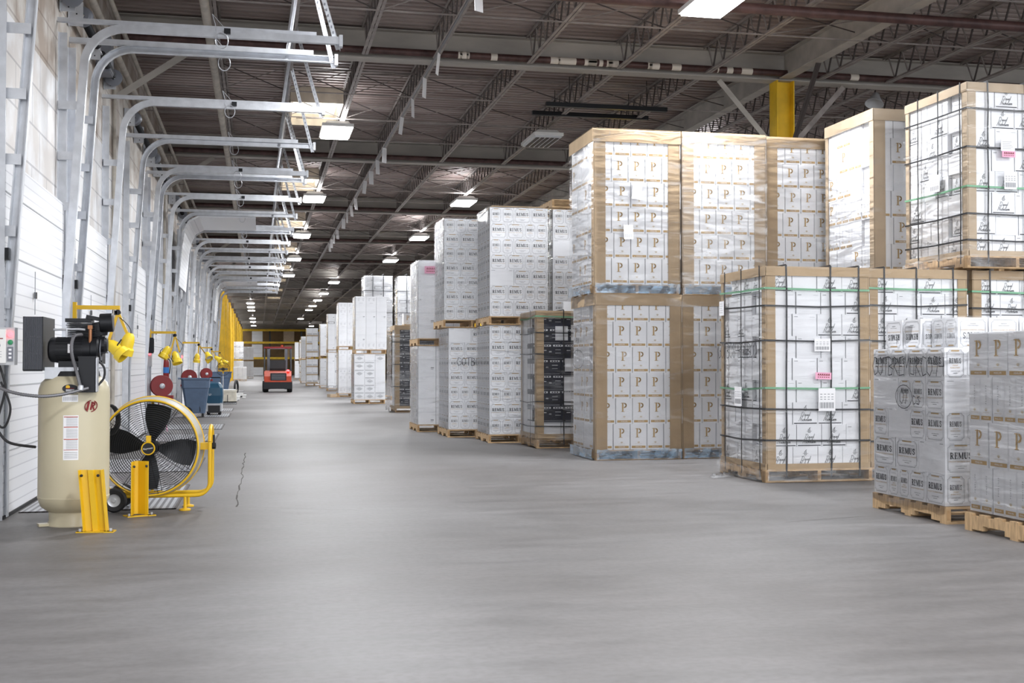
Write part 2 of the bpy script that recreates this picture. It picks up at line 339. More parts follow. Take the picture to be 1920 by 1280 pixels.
# floor, with its sawn joints and a worn crack
fb = MB(); fb.box(-6, -6, -.2, XE, YE+1, 0, 'floor')
def joint(pts, w_):
    for a, b_ in zip(pts, pts[1:]):
        d = Vector((b_[0]-a[0], b_[1]-a[1])).normalized(); n = Vector((-d.y, d.x))*w_/2
        fb.add([(a[0]+n.x, a[1]+n.y, .0012), (a[0]-n.x, a[1]-n.y, .0012), (b_[0]-n.x, b_[1]-n.y, .0012), (b_[0]+n.x, b_[1]+n.y, .0012)], [(0, 1, 2, 3)], 'joint')
pts = []; y = 10.9
while y < 17.6: pts.append((-.19+rnd.uniform(-.018, .018), y)); y += rnd.uniform(.15, .5)
for i in range(len(pts)-1):
    joint(pts[i:i+2], rnd.choice([.007, .011, .016]))
joint([(-2, 14.05), (-.3, 14.0)], .006); joint([(-.19, 10.9), (.9, 10.4)], .003)
joint([(4.2, 8.9), (5.0, 9.1), (5.6, 9.05)], .006)
struct(fb.build('floor'))
# corrugated deck
cb = MB(); y = -6.0; prof = []
while y < YE: prof += [(y, ZD), (y+.09, ZD), (y+.10, ZD+.075), (y+.19, ZD+.075)]; y += .20
vs = [(-2.6, a, b_) for a, b_ in prof]+[(XE, a, b_) for a, b_ in prof]; n = len(prof)
cb.add(vs, [(i, i+n, i+n+1, i+1) for i in range(n-1)], 'deck')
cb.box(-2.6, -6, ZD+.09, XE, YE, ZD+.2, 'deck')
struct(cb.build('ceiling'))
# end walls
e = MB(); e.box(-6, YE, 0, XE, YE+.2, 7, 'tan'); struct(e.build('wall_back'))
e = MB(); e.box(XE, 0, 0, XE+.2, YE, 7, 'wall_block'); struct(e.build('wall_right'))
# dock wall with door openings
WX = -2.15
DOORS = []
for k in range(-1, 5):
    DOORS.append((14.2+BAY*k, 17.05+BAY*k)); DOORS.append((19.9+BAY*k, 22.8+BAY*k))
DOORS = sorted(DOORS)
RAISED = {(19.9+BAY*1, 22.8+BAY*1): .62, (14.2+BAY*4, 17.05+BAY*4): .7}
wb = MB(); DH = 3.02; y0 = -6
for a, b_ in DOORS:
    wb.box(WX-.3, y0, 0, WX, a, 4.35, 'wall_block'); wb.box(WX-.3, a, DH, WX, b_, 4.35, 'wall_block'); y0 = b_
wb.box(WX-.3, y0, 0, WX, 62, 4.35, 'wall_block'); wb.box(WX-.3, -6, 4.35, WX, 62, 7, 'wall_upper')
struct(wb.build('wall_left'))
e = MB(); e.box(-6, 62, 0, -5.7, YE, 7, 'wall_block'); struct(e.build('wall_far_left'))
# trailers / dock pits behind the raised doors: their darkness is painted on an added sheet
e = MB(); e.box(WX-2.2, -6, -.2, WX-2.1, 62, 4, 'steel_dark'); struct(e.build('wall_dark_backing'))

def door(i, a, b_, raised):
    d = MB(); t = .05
    if not raised:
        d.box(WX+.03, a-.04, .02, WX+.03+t, b_+.04, DH, 'door_panel')
        for z in (.55, 1.1, 1.65, 2.2, 2.72): d.box(WX+.078, a-.04, z, WX+.084, b_+.04, z+.012, 'ink_soft')
        d.box(WX+.03, a-.04, 0, WX+.09, b_+.04, .03, 'black_rubber')
    else:
        # leaf run up the tracks and round the bend
        path = [(WX+.22, 3.2), (WX+.3, 4.2), (-1.80, 4.50), (-1.68, 4.76), (-1.45, 4.89), (-.1, 4.91)]
        for (x0, z0), (x1, z1) in zip(path, path[1:]):
            d.bar((x0, (a+b_)/2, z0), (x1, (a+b_)/2, z1), b_-a-.1, .05, 'door_panel', up=(1, 0, 1))
    o = struct(d.build('door_%d' % i))
    if not raised:
        h = MB(); yc = (a+b_)/2-.25
        h.bar((WX+.1, yc, 1.75), (WX+.1, yc, 2.15), .006, .006, 'ink_grey'); h.cbox((WX+.1, yc+.03, 1.93), (.02, .05, .06), 'black_metal')
        h.build('door_handle', o)
        g = MB()
        g.box(WX+.08, a-.1, 2.15, WX+.12, a-.02, 2.25, 'black_metal'); g.box(WX+.08, b_+.0, 2.15, WX+.12, b_+.1, 2.25, 'black_metal')
        g.box(WX+.08, b_+.0, 1.55, WX+.12, b_+.1, 1.63, 'black_metal'); g.box(WX+.08, b_+.0, .5, WX+.12, b_+.1, .58, 'black_metal')
        g.build('door_roller', o)
for i, (a, b_) in enumerate(DOORS): door(i+1, a, b_, RAISED.get((a, b_)))
# dock leveller plates flush in the floor
for i, (a, b_) in enumerate(DOORS):
    if b_ < 8: continue
    d = MB(); d.box(WX+.12, a+.4, -.05, -.72, b_-.35, .006, 'dock_plate')
    for yy in (a+.4, b_-.37): d.box(WX+.12, yy, 0, -.72, yy+.02, .008, 'steel_dark')
    d.box(-.735, a+.4, 0, -.715, b_-.35, .008, 'steel_dark')
    o = d.build('dock_plate'); tag(o, 'ribbed steel dock leveller plate flush in the floor at %s door of dock wall' % ORD[i+1-0], 'dock plate', 'dock leveller plates')

# ---------------------------------------------------------------- door tracks
def track_meshes(side):
    # side=+1: rail at the far edge of its door, -1: near edge. local Y=0 at the rail
    p = [(WX+.07, 0, .02), (WX+.07, 0, 1.2), (-1.87, 0, 4.5)]
    for i in range(1, 9):
        t = R(90)*i/8; p.append((-1.87+.42*(1-math.cos(t)), 0, 4.5+.42*math.sin(t)+.03*i/8))
    p.append((.9, 0, 4.95))
    t_ = MB()
    c = .032; h = .042; th = .006
    prof = [(-c, -h), (c, -h), (c, -h+th*1.6), (-c+th, -h+th*1.6), (-c+th, h-th*1.6), (c, h-th*1.6), (c, h), (-c, h)]
    if side < 0: prof = [(-a, b_) for a, b_ in prof][::-1]
    t_.profile(p, prof, 'galv')
    t_.box(.87, -.05, 4.88, .91, .05, 5.01, 'galv')
    a_ = MB()
    a_.box(WX, -.03, 4.985, .62, .03, 4.993, 'galv'); a_.box(WX, side*.03-.004, 4.985, .62, side*.03+.004, 5.045, 'galv')
    w_ = MB()   # wall angle and spacer straps
    yo = side*.11
    w_.box(WX, yo-.004, .0, WX+.09, yo+.004, 4.9, 'galv'); w_.box(WX, yo-.05, 0, WX+.008, yo+.05, 4.9, 'galv')
    sp = []
    for z in (.45, 1.05, 1.75, 2.35, 2.95, 3.5, 4.05):
        xt = WX+.07 if z < 1.2 else WX+.07+(z-1.2)/3.3*(-1.87-WX-.07)
        b = MB(); b.box(WX+.01, side*.04, z, xt+.02, side*.048, z+.09, 'galv'); b.box(WX+.01, side*.04, z, WX+.02, yo, z+.09, 'galv')
        b.cbox((xt-.02, side*.036, z+.045), (.03, .012, .02), 'black_metal'); sp.append(b.mesh('bracket'))
    l_ = MB(); cy = []
    for i in range(17):
        t = math.pi*2*i/16; cy.append((-.42+.07*math.sin(t), side*-.07, 4.86-.09*math.cos(t)))
    l_.tube(cy, .006, 'galv', 5); l_.bar((-.52, side*-.07, 5.15), (-.45, side*-.07, 4.9), .008, .008, 'galv'); l_.bar((-.52, side*-.07, 5.15), (-.36, side*-.07, 4.97), .005, .005, 'galv')
    l_.cbox((-.36, side*-.06, 4.97), (.07, .03, .06), 'black_metal')
    return t_.mesh('rail'), a_.mesh('angle'), w_.mesh('wall'), sp, l_.mesh('loop')
TM = {s: track_meshes(s) for s in (1, -1)}
def hanger_mesh(flip):
    h = MB()
    def perf(p, q, w_):
        h.bar(p, q, w_, .006, 'galv', up=(0, 1, 0)); P = Vector(p); Q = Vector(q); n = int((Q-P).length/.07)
        h.bar(P+Vector((w_/2, .02, 0)), Q+Vector((w_/2, .02, 0)), .006, w_, 'galv', up=(0, 1, 0))
        for i in range(1, n): c = P.lerp(Q, i/n); h.cbox((c.x, c.y-.0045*1, c.z), (.012, .004, .03), 'galv_dark')
    perf((.86, 0, 4.85), (.5, flip*.25, 6.2), .05)
    return h.mesh('hanger')
HM = {s: hanger_mesh(s) for s in (1, -1)}
h2 = MB(); h2.bar((.30, 0, 4.9), (.48, .5, 6.2), .045, .006, 'galv', up=(0, 1, 0)); h2.bar((.30, .01, 4.9), (.48, .51, 6.2), .006, .045, 'galv', up=(0, 1, 0)); HM2 = h2.mesh('hanger')
k = 0
for di, (a, b_) in enumerate(DOORS):
    for sd, y in ((-1, a-.0), (1, b_+.0)):
        if y < 9: continue
        k += 1
        t = empty('door_track', (0, y, 0), '%s galvanised overhead door rail from the camera, on %s edge of its dock door' % (ORD[k].capitalize() if k <= 20 else 'Farthest', 'near' if sd < 0 else 'far'), 'door track', 'overhead door tracks')
        r_, a_, w_, sp, l_ = TM[sd]
        inst(r_, 'rail', (0, 0, 0), parent=t); inst(a_, 'top_angle', (0, 0, 0), parent=t); inst(w_, 'wall_angle', (0, 0, 0), parent=t)
        for s_ in sp: inst(s_, 'bracket', (0, 0, 0), parent=t)
        inst(l_, 'cable_loop', (0, 0, 0), parent=t)
        inst(HM[sd], 'hanger', (0, 0, 0), parent=t)
        inst(HM2, 'hanger', (0, 0, 0), parent=t)
# torsion springs
SP = {}
def spring_parts():
    L_ = 2.95
    s = MB(); s.tube([(0, 0, 0), (0, L_+.3, 0)], .0125, 'galv', 8); shaft = s.mesh('shaft')
    s = MB(); 
    s.tube([(0, .12, 0), (0, 1.25, 0)], .036, 'black_metal', 10)
    for i in range(52):
        y = .13+i*.0215; s.lathe([(.037, -.006), (.05, 0), (.037, .006)], 'black_metal', (0, y, 0), (0, 1, 0), 12)
    spring = s.mesh('spring', True)
    s = MB(); s.lathe([(.03, -.05), (.075, -.05), (.075, -.035), (.10, -.03), (.115, .0), (.12, .03), (.05, .035), (.03, .035)], 'galv_dark', (0, 0, 0), (0, 1, 0), 24); drum = s.mesh('drum', True)
    s = MB(); s.box(-.13, -.004, -.14, .02, .004, .14, 'galv'); s.box(-.14, -.05, -.14, -.13, .05, .14, 'galv')
    for z in (-.09, 0, .09): s.cbox((-.05, -.006, z), (.015, .006, .015), 'black_metal')
    return shaft, spring, drum, s.mesh('plate')
sh, spg, dr, pl = spring_parts()
for di, (a, b_) in enumerate(DOORS):
    if b_ < 9: continue
    t = empty('torsion_spring', (-2.0, a-.15, 5.28), 'black coiled spring shaft with grey drums high above %s dock door' % ORD[di+1], 'door spring', 'door spring shafts')
    inst(sh, 'shaft', (0, 0, 0), parent=t)
    inst(spg, 'spring', (0, .1, 0), parent=t); inst(spg, 'spring', (0, 1.65, 0), parent=t)
    inst(dr, 'cable_drum', (0, .08, 0), parent=t); inst(dr, 'cable_drum', (0, b_-a+.2, 0), (0, 0, math.pi), t)
    for yy in (0, 1.5, b_-a+.28): inst(pl, 'bearing_plate', (0, yy, 0), parent=t)

# ---------------------------------------------------------------- girders, tie beams, columns, joists
GY = [18.6+BAY*k for k in range(-2, 16)]; GB = 6.12
def ibeam(L_, d, bw, k, tw=.012, tf=.018, axis='x'):
    s = MB()
    def bx(a0, b0, c0, a1, b1, c1):
        if axis == 'x': s.box(a0, b0, c0, a1, b1, c1, k)
        else: s.box(b0, a0, c0, b1, a1, c1, k)
    bx(0, -bw/2, 0, L_, bw/2, tf); bx(0, -bw/2, d-tf, L_, bw/2, d); bx(0, -tw/2, tf, L_, tw/2, d-tf); return s
gm = ibeam(XE+2.1, .48, .26, 'steel_dirty').mesh('girder')
for i, y in enumerate(GY):
    if y < 5 or y > YE-1: continue
    o = inst(gm, 'girder', (WX, y, GB)); tag(o, 'grey steel roof girder crossing the aisle, %s from the camera' % ORD[i-1], 'girder', 'roof girders')
COLX = 8.74
tb_ = ibeam(BAY-.24, .42, .2, 'steel_dirty', axis='y').mesh('tie')
for i, y in enumerate(GY[:-2]):
    if y < 0: continue
    o = inst(tb_, 'tie_beam', (COLX, y+.12, GB+.03)); tag(o, 'grey beam above the yellow columns running away from camera, bay %s' % ORD[i], 'beam', 'beams over the column line')
def column_mesh(h):
    s = MB(); s.box(-.16, -.15, 0, .16, -.13, h, 'yellow_column'); s.box(-.16, .13, 0, .16, .15, h, 'yellow_column'); s.box(-.008, -.13, 0, .008, .13, h, 'yellow_column')
    s.box(-.2, -.2, 0, .2, .2, .02, 'yellow_column'); return s.mesh('column')
cm = column_mesh(GB)
def col_side():  # turned so that the web faces the aisle
    s = MB(); s.box(-.16, -.15, 0, -.14, .15, GB, 'yellow_column'); s.box(.14, -.15, 0, .16, .15, GB, 'yellow_column'); s.box(-.14, -.01, 0, .14, .01, GB, 'yellow_column'); s.box(-.2, -.2, 0, .2, .2, .02, 'yellow_column'); return s.mesh('column')
cms = col_side()
for i, y in enumerate(GY):
    if y < 15 or y > 150: continue
    o = inst(cms if i == 2 else cm, 'column', (COLX, y, 0))
    tag(o, 'yellow steel column behind the stacked pallets, %s from the camera' % ORD[i-1], 'column', 'yellow roof columns')
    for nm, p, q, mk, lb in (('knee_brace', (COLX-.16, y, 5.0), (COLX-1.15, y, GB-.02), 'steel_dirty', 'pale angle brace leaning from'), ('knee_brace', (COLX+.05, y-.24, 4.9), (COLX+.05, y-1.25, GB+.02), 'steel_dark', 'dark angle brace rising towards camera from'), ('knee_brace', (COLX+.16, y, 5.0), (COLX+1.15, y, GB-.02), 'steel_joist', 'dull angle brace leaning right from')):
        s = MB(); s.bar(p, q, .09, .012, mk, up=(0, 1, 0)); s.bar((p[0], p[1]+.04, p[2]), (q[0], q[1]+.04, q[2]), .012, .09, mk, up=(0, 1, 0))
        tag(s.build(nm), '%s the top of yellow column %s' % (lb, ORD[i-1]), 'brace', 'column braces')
YC = [75+BAY*k for k in range(0, 9)]
yc = MB(); yc.box(-.02, -.16, 0, .0, .16, 5.9, 'yellow_column'); yc.box(.3, -.16, 0, .32, .16, 5.9, 'yellow_column'); yc.box(0, -.01, 0, .3, .01, 5.9, 'yellow_column'); ycm = yc.mesh('column')
for i, y in enumerate(YC):
    tag(inst(ycm, 'column', (-2.45, y, 0)), 'yellow column beyond the dock doors at left, %s in its line' % ORD[i+1], 'column', 'far left yellow columns')
    tag(inst(ycm, 'column', (-2.4, y+4.7, 0)), 'slim yellow column between main ones at far left, %s in its line' % ORD[i+1], 'column', 'far left yellow columns')
for i, y in enumerate(GY):
    if y < 15 or y > 62: continue
    s = MB(); s.bar((-2.12, y, 5.35), (-1.05, y, GB-.01), .1, .012, 'steel_dirty', up=(0, 1, 0)); s.bar((-2.12, y+.045, 5.35), (-1.05, y+.045, GB-.01), .012, .1, 'steel_dirty', up=(0, 1, 0))
    tag(s.build('knee_brace'), 'beige angle brace from dock wall up to roof girder %s' % ORD[i-1], 'brace', 'wall braces')
# joists
def joist_mesh():
    s = MB(); L_ = BAY-.22; zt, zb = .47, .02; k = 'steel_joist'
    for sy in (-.028, .028):
        s.box(sy-.016, 0, zt-.0, sy+.02, L_, zt+.012, k); s.box(sy-.003, 0, zt-.03, sy+.003, L_, zt+.012, k)
        s.box(sy-.022, .1, zb-.005, sy+.022, L_-.1, zb+.006, k); s.box(sy-.003, .1, zb, sy+.003, L_-.1, zb+.035, k)
    n = 21; st = (L_-.3)/n
    for i in range(n):
        y0 = .15+i*st
        s.bar((0, y0, zt), (0, y0+st/2, zb+.02), .022, .022, 'steel_dark'); s.bar((0, y0+st/2, zb+.02), (0, y0+st, zt), .018, .018, 'steel_joist')
    return s.mesh('joist')
jm = joist_mesh()
JX = [-.64, .47, 1.6, 2.72, 4.25, 5.77, 7.3, 8.15+1.2, 10.6, 12.1, 13.6, 15.1, 16.6, 18.2, 19.8, 21.4, 23.]
for i, y in enumerate(GY[:-1]):
    if y < -.5 or y > 140: continue
    for j, x in enumerate(JX):
        if y > 60 and j > 9: continue
        if y < 15 and x > 13: continue
        o = inst(jm, 'roof_joist', (x, y+.11, GB+.01)); tag(o, 'open-web steel joist, %s from dock wall, in %s roof bay' % (ORD[j+1], ORD[i]), 'joist', 'open-web roof joists')
bi = 0
for i, y in enumerate(GY[:-1]):
    if y < -.5 or y > 100: continue
    for j, f in enumerate((.27, .5, .73)):
        yy = y+BAY*f; bi += 1
        s = MB(); s.bar((WX, yy, GB+.03), (24, yy, GB+.03), .02, .02, 'steel_joist')
        if j != 1:
            s.bar((WX, yy+.03, GB+.46), (24, yy+.03, GB+.46), .02, .02, 'steel_joist')
        for a, b_ in zip(JX, JX[1:]):
            s.bar((a, yy, GB+.03), (b_, yy, GB+.46), .014, .014, 'steel_joist'); s.bar((b_, yy+.02, GB+.03), (a, yy+.02, GB+.46), .014, .014, 'steel_dark')
        tag(s.build('bridging_rod'), 'thin crossing rods tying the joists, %s line in %s roof bay' % (ORD[j+1], ORD[i]), 'bracing', 'joist bridging rods')
# long diagonal wind rods under the deck between joists
for i, y in enumerate(GY[:-1]):
    if y < -.5 or y > 60: continue
    for j, (a, b_) in enumerate(zip(JX[:6], JX[1:7])):
        s = MB(); s.bar((a, y+1.2, GB+.05), (b_, y+BAY*.27-.05, GB+.44), .02, .02, 'steel_joist')
        tag(s.build('wind_rod'), 'long slanting rod under deck in %s roof bay, %s gap from dock wall' % (ORD[i], ORD[j+1]), 'bracing', 'slanting roof rods')
        s = MB(); s.bar((b_, y+BAY*.5+.1, GB+.05), (a, y+BAY*.73-.05, GB+.44), .02, .02, 'steel_joist')
        tag(s.build('wind_rod'), 'farther slanting rod under deck in %s roof bay, %s gap from dock wall' % (ORD[i], ORD[j+1]), 'bracing', 'slanting roof rods')
# pipes
def pipe(pts, r, k, label, cat='pipe', peel=False, group=None):
    s = MB(); s.tube(pts, r, k, 12)
    if peel:
        for _ in range(20):
            x = rnd.uniform(2.6, 10); L_ = rnd.uniform(.02, .22); s.tube([(x, pts[0][1], pts[0][2]), (x+L_, pts[0][1], pts[0][2])], r+.002, 'peel', 12)
    x0, x1 = pts[0], pts[-1]
    o = s.build('pipe', smooth=True); tag(o, label, cat, group); return o
for i, y in enumerate(GY):
    if 15 < y < 62: pipe([(WX+.1, y-.2, 6.225), (24, y-.2, 6.225)], .055, 'rust_pipe', 'dark rusty sprinkler main running beside roof girder %s' % ORD[i-1], peel=(i == 2))
pipe([(2.0, 14.5, 6.02), (24, 14.5, 6.02)], .07, 'rust_pipe', 'thick dark pipe crossing under the deck nearest the camera')
pipe([(-.72, 4, 6.0), (-.72, 62, 6.0)], .06, 'beige_pipe', 'beige round pipe running along the aisle above the door rails')
pipe([(2.62, 6, 5.98), (2.62, 100, 5.98)], .02, 'conduit', 'thin conduit under joist carrying white hanging tags')
pipe([(-2.02, 9, 5.75), (-2.02, 62, 5.75)], .05, 'beige_pipe', 'dirty cream pipe high along the dock wall', group=None)
pipe([(-1.9, 9, 6.0), (-1.9, 62, 6.0)], .035, 'beige_pipe', 'thinner cream pipe next to roof along the dock wall')
pipe([(-2.128, 13.65, .02), (-2.128, 13.65, 4.9)], .018, 'blue_hose', 'bright blue vertical hose between first two dock doors')
pipe([(-2.128, 23.1, .02), (-2.128, 23.1, 4.9)], .018, 'blue_hose', 'bright blue vertical hose on the wall farther along')
pipe([(-2.115, 18.2, .0), (-2.115, 18.2, 5.4)], .03, 'beige_pipe', 'cream vertical pipe on wall behind first yellow lamp arm')
pipe([(-2.115, 27.65, .0), (-2.115, 27.65, 5.4)], .03, 'beige_pipe', 'cream vertical pipe on wall above fire extinguisher')
pipe([(-2.115, 9.9, .0), (-2.115, 9.9, 2.6)], .03, 'black_rubber', 'black vertical conduit below the grey control box')
# wall-mounted grey heater box & misc electrical boxes
for i, (y, z, sx, sz, k_, lb) in enumerate([(16.4, 5.2, .35, .5, 'galv_dark', 'grey electrical cabinet high on dock wall beside springs'), (18.4, 1.6, .12, .4, 'grey_paint', 'small grey switch box on wall between dock doors'), (23.25, 1.5, .1, .3, 'black_metal', 'narrow black switch box on wall behind second lamp arm'), (27.6, 1.7, .12, .4, 'grey_paint', 'grey wall box above the red fire extinguisher')]):
    s = MB(); s.box(WX, y, z, WX+.18, y+sx, z+sz, k_); o = s.build('electrical_box'); tag(o, lb, 'electrical box')
    s = MB(); s.box(WX+.18, y+.02, z+.02, WX+.19, y+sx-.02, z+sz-.02, k_); s.build('cover', o)
# tags hanging off the conduit
tg = MB(); tg.box(-.07, -.003, -.32, .07, .003, 0, 'paper'); tg.box(-.05, -.004, -.28, .05, -.0035, -.1, 'paper'); tgm = tg.mesh('tag')
y = 9.5; i = 0; ti = 0
while y < 62 and ti < 20:
    ti += 1; o = inst(tgm, 'hanging_tag', (2.62, y, 5.95), (rnd.uniform(-.15, .15), 0, rnd.uniform(.5, 1.2))); tag(o, 'white card tag hanging from roof conduit, %s from camera' % ORD[ti], 'tag', 'hanging tags'); y += 1.55 if ti % 4 else 3.2
# skylights
for k in range(0, 8):
    y = 22.75+BAY*k; s = MB(); x0, x1 = .62, 1.52
    s.box(x0, y+.05, ZD-.05, x1, y+2.2, ZD-.03, 'skylight_panel')
    o = s.build('window_%d' % (k+1)); struct(o)
    s = MB()
    for a in ((x0-.05, y, x0, y+2.25), (x1, y, x1+.05, y+2.25), (x0, y, x1, y+.05), (x0, y+2.2, x1, y+2.25)): s.box(a[0], a[1], ZD-.3, a[2], a[3], ZD, 'curb')
    s.build('window_curb', o)

# ---------------------------------------------------------------- light fixtures
def fixture_parts(off=False):
    h = MB(); h.box(-.3, -.62, .03, .3, .62, .09, 'white_plastic')
    h.add([(-.3, -.62, .03), (.3, -.62, .03), (.3, .62, .03), (-.3, .62, .03), (-.2, -.5, .16), (.2, -.5, .16), (.2, .5, .16), (-.2, .5, .16)], [(4, 5, 6, 7), (0, 1, 5, 4), (1, 2, 6, 5), (2, 3, 7, 6), (3, 0, 4, 7)], 'white_plastic')
    l = MB()
    if off:
        l.box(-.27, -.58, .0, .27, .58, .03, 'off_lens')
        for i in range(5): l.box(-.23+i*.1, -.5, -.012, -.17+i*.1, .5, 0, 'steel_dark')
    else: l.box(-.27, -.58, .0, .27, .58, .03, 'lens')
    w_ = MB(); w_.bar((0, -.4, .15), (0, -.4, .35), .006, .006, 'steel_dark'); w_.bar((0, .4, .15), (0, .4, .35), .006, .006, 'steel_dark')
    return h.mesh('housing'), l.mesh('lens'), w_.mesh('wire')
FP = {False: fixture_parts(), True: fixture_parts(True)}
CNT = {}
for i, (x, y) in enumerate(LIGHTS+FAR_LIGHTS):
    if y < 8: continue
    off = abs(x-OFF[0]) < .1 and abs(y-OFF[1]) < .1
    col_ = ('far ' if (x, y) in FAR_LIGHTS else '')+('left-row' if x < 3 else 'pallet-side' if x < 8 else 'right-hand')
    CNT[col_] = CNT.get(col_, 0)+1
    t = empty('ceiling_light', (x, y, 5.82), ('unlit white louvred ceiling light above the gold-letter stacks' if off else 'glowing rectangular %s ceiling light, %s from the camera' % (col_, ORD[CNT[col_]])), 'ceiling light', 'ceiling lights')
    hm, lm, wm = FP[off]; inst(hm, 'housing', (0, 0, 0), parent=t); inst(lm, 'lens', (0, 0, 0), parent=t); inst(wm, 'suspension_wire', (0, 0, 0), parent=t)

# ================================================================ PALLETS AND CARTONS
FR = {'-Y': (Vector((0, -1, 0)), Vector((1, 0, 0))), '+Y': (Vector((0, 1, 0)), Vector((-1, 0, 0))), '-X': (Vector((-1, 0, 0)), Vector((0, -1, 0))), '+X': (Vector((1, 0, 0)), Vector((0, 1, 0)))}
UP = Vector((0, 0, 1))
def faceO(f, w_, d, h, x=0):
    n, u = FR[f]; return n*((d if f[1] == 'Y' else w_)/2+.0012)+u*x+UP*(h/2), u
def body(w_, d, h, k='carton'):
    s = MB(); g = .002; s.box(-w_/2+g, -d/2+g, 0, w_/2-g, d/2-g, h-.002, k)
    s.box(-w_/2+g*2.5, -d/2+g*2.5, h-.002, w_/2-g*2.5, d/2-g*2.5, h, k); return s
def remus_label(s, f, w_, d, h, x, lw, big):
    O, u = faceO(f, w_, d, h, x); lh = h*.86; a = lw/2; b_ = lh/2; c = .022
    def ring(a, b_, c, wd, k):
        pl = [(-a+c, -b_), (a-c, -b_), (a-c*.7, -b_+c*.7), (a, -b_+c), (a, b_-c), (a-c*.7, b_-c*.7), (a-c, b_), (-a+c, b_), (-a+c*.7, b_-c*.7), (-a, b_-c), (-a, -b_+c), (-a+c*.7, -b_+c*.7), (-a+c, -b_)]
        s.strokes([(wd, pl)], O, u, UP, k)
    ring(a, b_, c, .0028, 'ink_grey'); ring(a-.007, b_-.007, c, .0014, 'ink_soft')
    s.rect(O, u, UP, -lw*.24, b_-.012, lw*.24, b_-.002, 'gold')
    text_mesh(1 if big else .6, 'ROSS & SQUIBB DISTILLERY', O+UP*(b_-.038), u, UP, .0145 if big else .012, 'ink_soft', s)
    sz = .05 if big else .042
    s.strokes(word('REMUS', sz, .92 if big else .62), O+UP*(.022), u, UP, 'ink')
    if big: text_mesh(1, 'STRAIGHT BOURBON WHISKEY', O-UP*.026, u, UP, .0155, 'gold', s)
    else: text_mesh(.7, 'STRAIGHT', O-UP*.016, u, UP, .016, 'gold', s); text_mesh(.62, 'BOURBON WHISKEY', O-UP*.034, u, UP, .016, 'gold', s)
    text_mesh(1 if big else .8, 'LAWRENCEBURG, INDIANA', O-UP*.062, u, UP, .0085, 'ink', s)
    s.rect(O, u, UP, -lw*.12, -.08, lw*.12, -.076, 'ink_grey')
RW, RD, RH = .28, .39, .256
def remus(blank=False):
    s = body(RW, RD, RH)
    for f in ('-Y', '+Y'):
        remus_label(s, f, RW, RD, RH, 0, .235, True); O, u = faceO(f, RW, RD, RH)
        s.rect(O, u, UP, -.10, .118, -.06, .121, 'ink_soft'); s.rect(O, u, UP, .09, .118, .13, .121, 'ink_soft')
    for f in ('-X', '+X'):
        if blank:
            O, u = faceO(f, RW, RD, RH); s.rect(O, u, UP, -.17, .112, -.11, .116, 'ink_grey'); s.rect(O, u, UP, .12, .112, .17, .116, 'ink_grey')
        else: remus_label(s, f, RW, RD, RH, -.095, .155, False); remus_label(s, f, RW, RD, RH, .095, .155, False)
    return s.mesh('carton')
PW, PD, PH = .236, .33, .345
def pbox(blank=False, pen=True):
    s = body(PW, PD, PH)
    def band(O, u, x0, x1):
        s.rect(O, u, UP, x0*.93, -PH/2+.02, x1*.93 if x0 < 0 < x1 else x1, -PH/2+.050, 'gold')
    def crown(O, u, x, z):
        for t in (-60, -30, 0, 30, 60): s.strokes([(.004, [(x, z), (x+.022*math.sin(R(t)), z+.022*math.cos(R(t)))])], O, u, UP, 'gold_pale')
        s.strokes([(.002, [(x-.05, z-.012), (x+.05, z-.012)])], O, u, UP, 'gold_pale')
    for f in ('-Y', '+Y'):
        O, u = faceO(f, PW, PD, PH)
        s.rect(O, u, UP, -.114, -.172, -.1125, .172, 'ink_soft'); s.rect(O, u, UP, .1125, -.172, .114, .172, 'ink_soft')
        if not blank:
            band(O, u, -.105, .105); text_mesh(1, 'PENELOPE', O+UP*(-PH/2+.034)-FR[f][0]*-.0004, u, UP, .02, 'carton', s)
            s.strokes([(wd*.12, [(a*.115-.045, b_*.12-.01) for a, b_ in pl]) for wd, pl in PGLYPH], O, u, UP, 'gold'); crown(O, u, 0, -.085)
    for f in ('-X', '+X'):
        O, u = faceO(f, PW, PD, PH)
        for x in (-.0825, .0825):
            for e_ in (-.074, .074): s.rect(O, u, UP, x+e_-.0008, -.165, x+e_+.0008, .165, 'ink_soft')
            if not blank:
                band(O, u, x-.068, x+.068); text_mesh(1, 'P E N E L O P E', O+u*x+UP*.04, UP, -u, .022, 'gold_pale' if False else 'ink_grey', s); crown(O, u, x, -.085)
                text_mesh(1, 'PENELOPE', O+u*x+UP*(-PH/2+.034)+FR[f][0]*.0004, u, UP, .017, 'carton', s)
    return s.mesh('carton')
DW, DD, DHH = .295, .40, .243
def sprig(s, O, u, x, z, k='ink'):
    s.strokes([(.004, [(x-.012, z+.02), (x-.012, z+.0), (x+.005, z), (x+.01, z+.008), (x+.004, z+.016), (x-.012, z+.016)]), (.004, [(x-.012, z), (x-.012, z-.018), (x+.008, z-.018), (x+.012, z-.008), (x+.002, z)]), (.003, [(x-.03, z-.002), (x-.018, z-.002)]), (.003, [(x+.018, z-.002), (x+.03, z-.002)]), (.005, [(x-.002, z+.028), (x+.014, z+.038)]), (.005, [(x, z+.026), (x+.01, z+.022)])], O, u, UP, k)
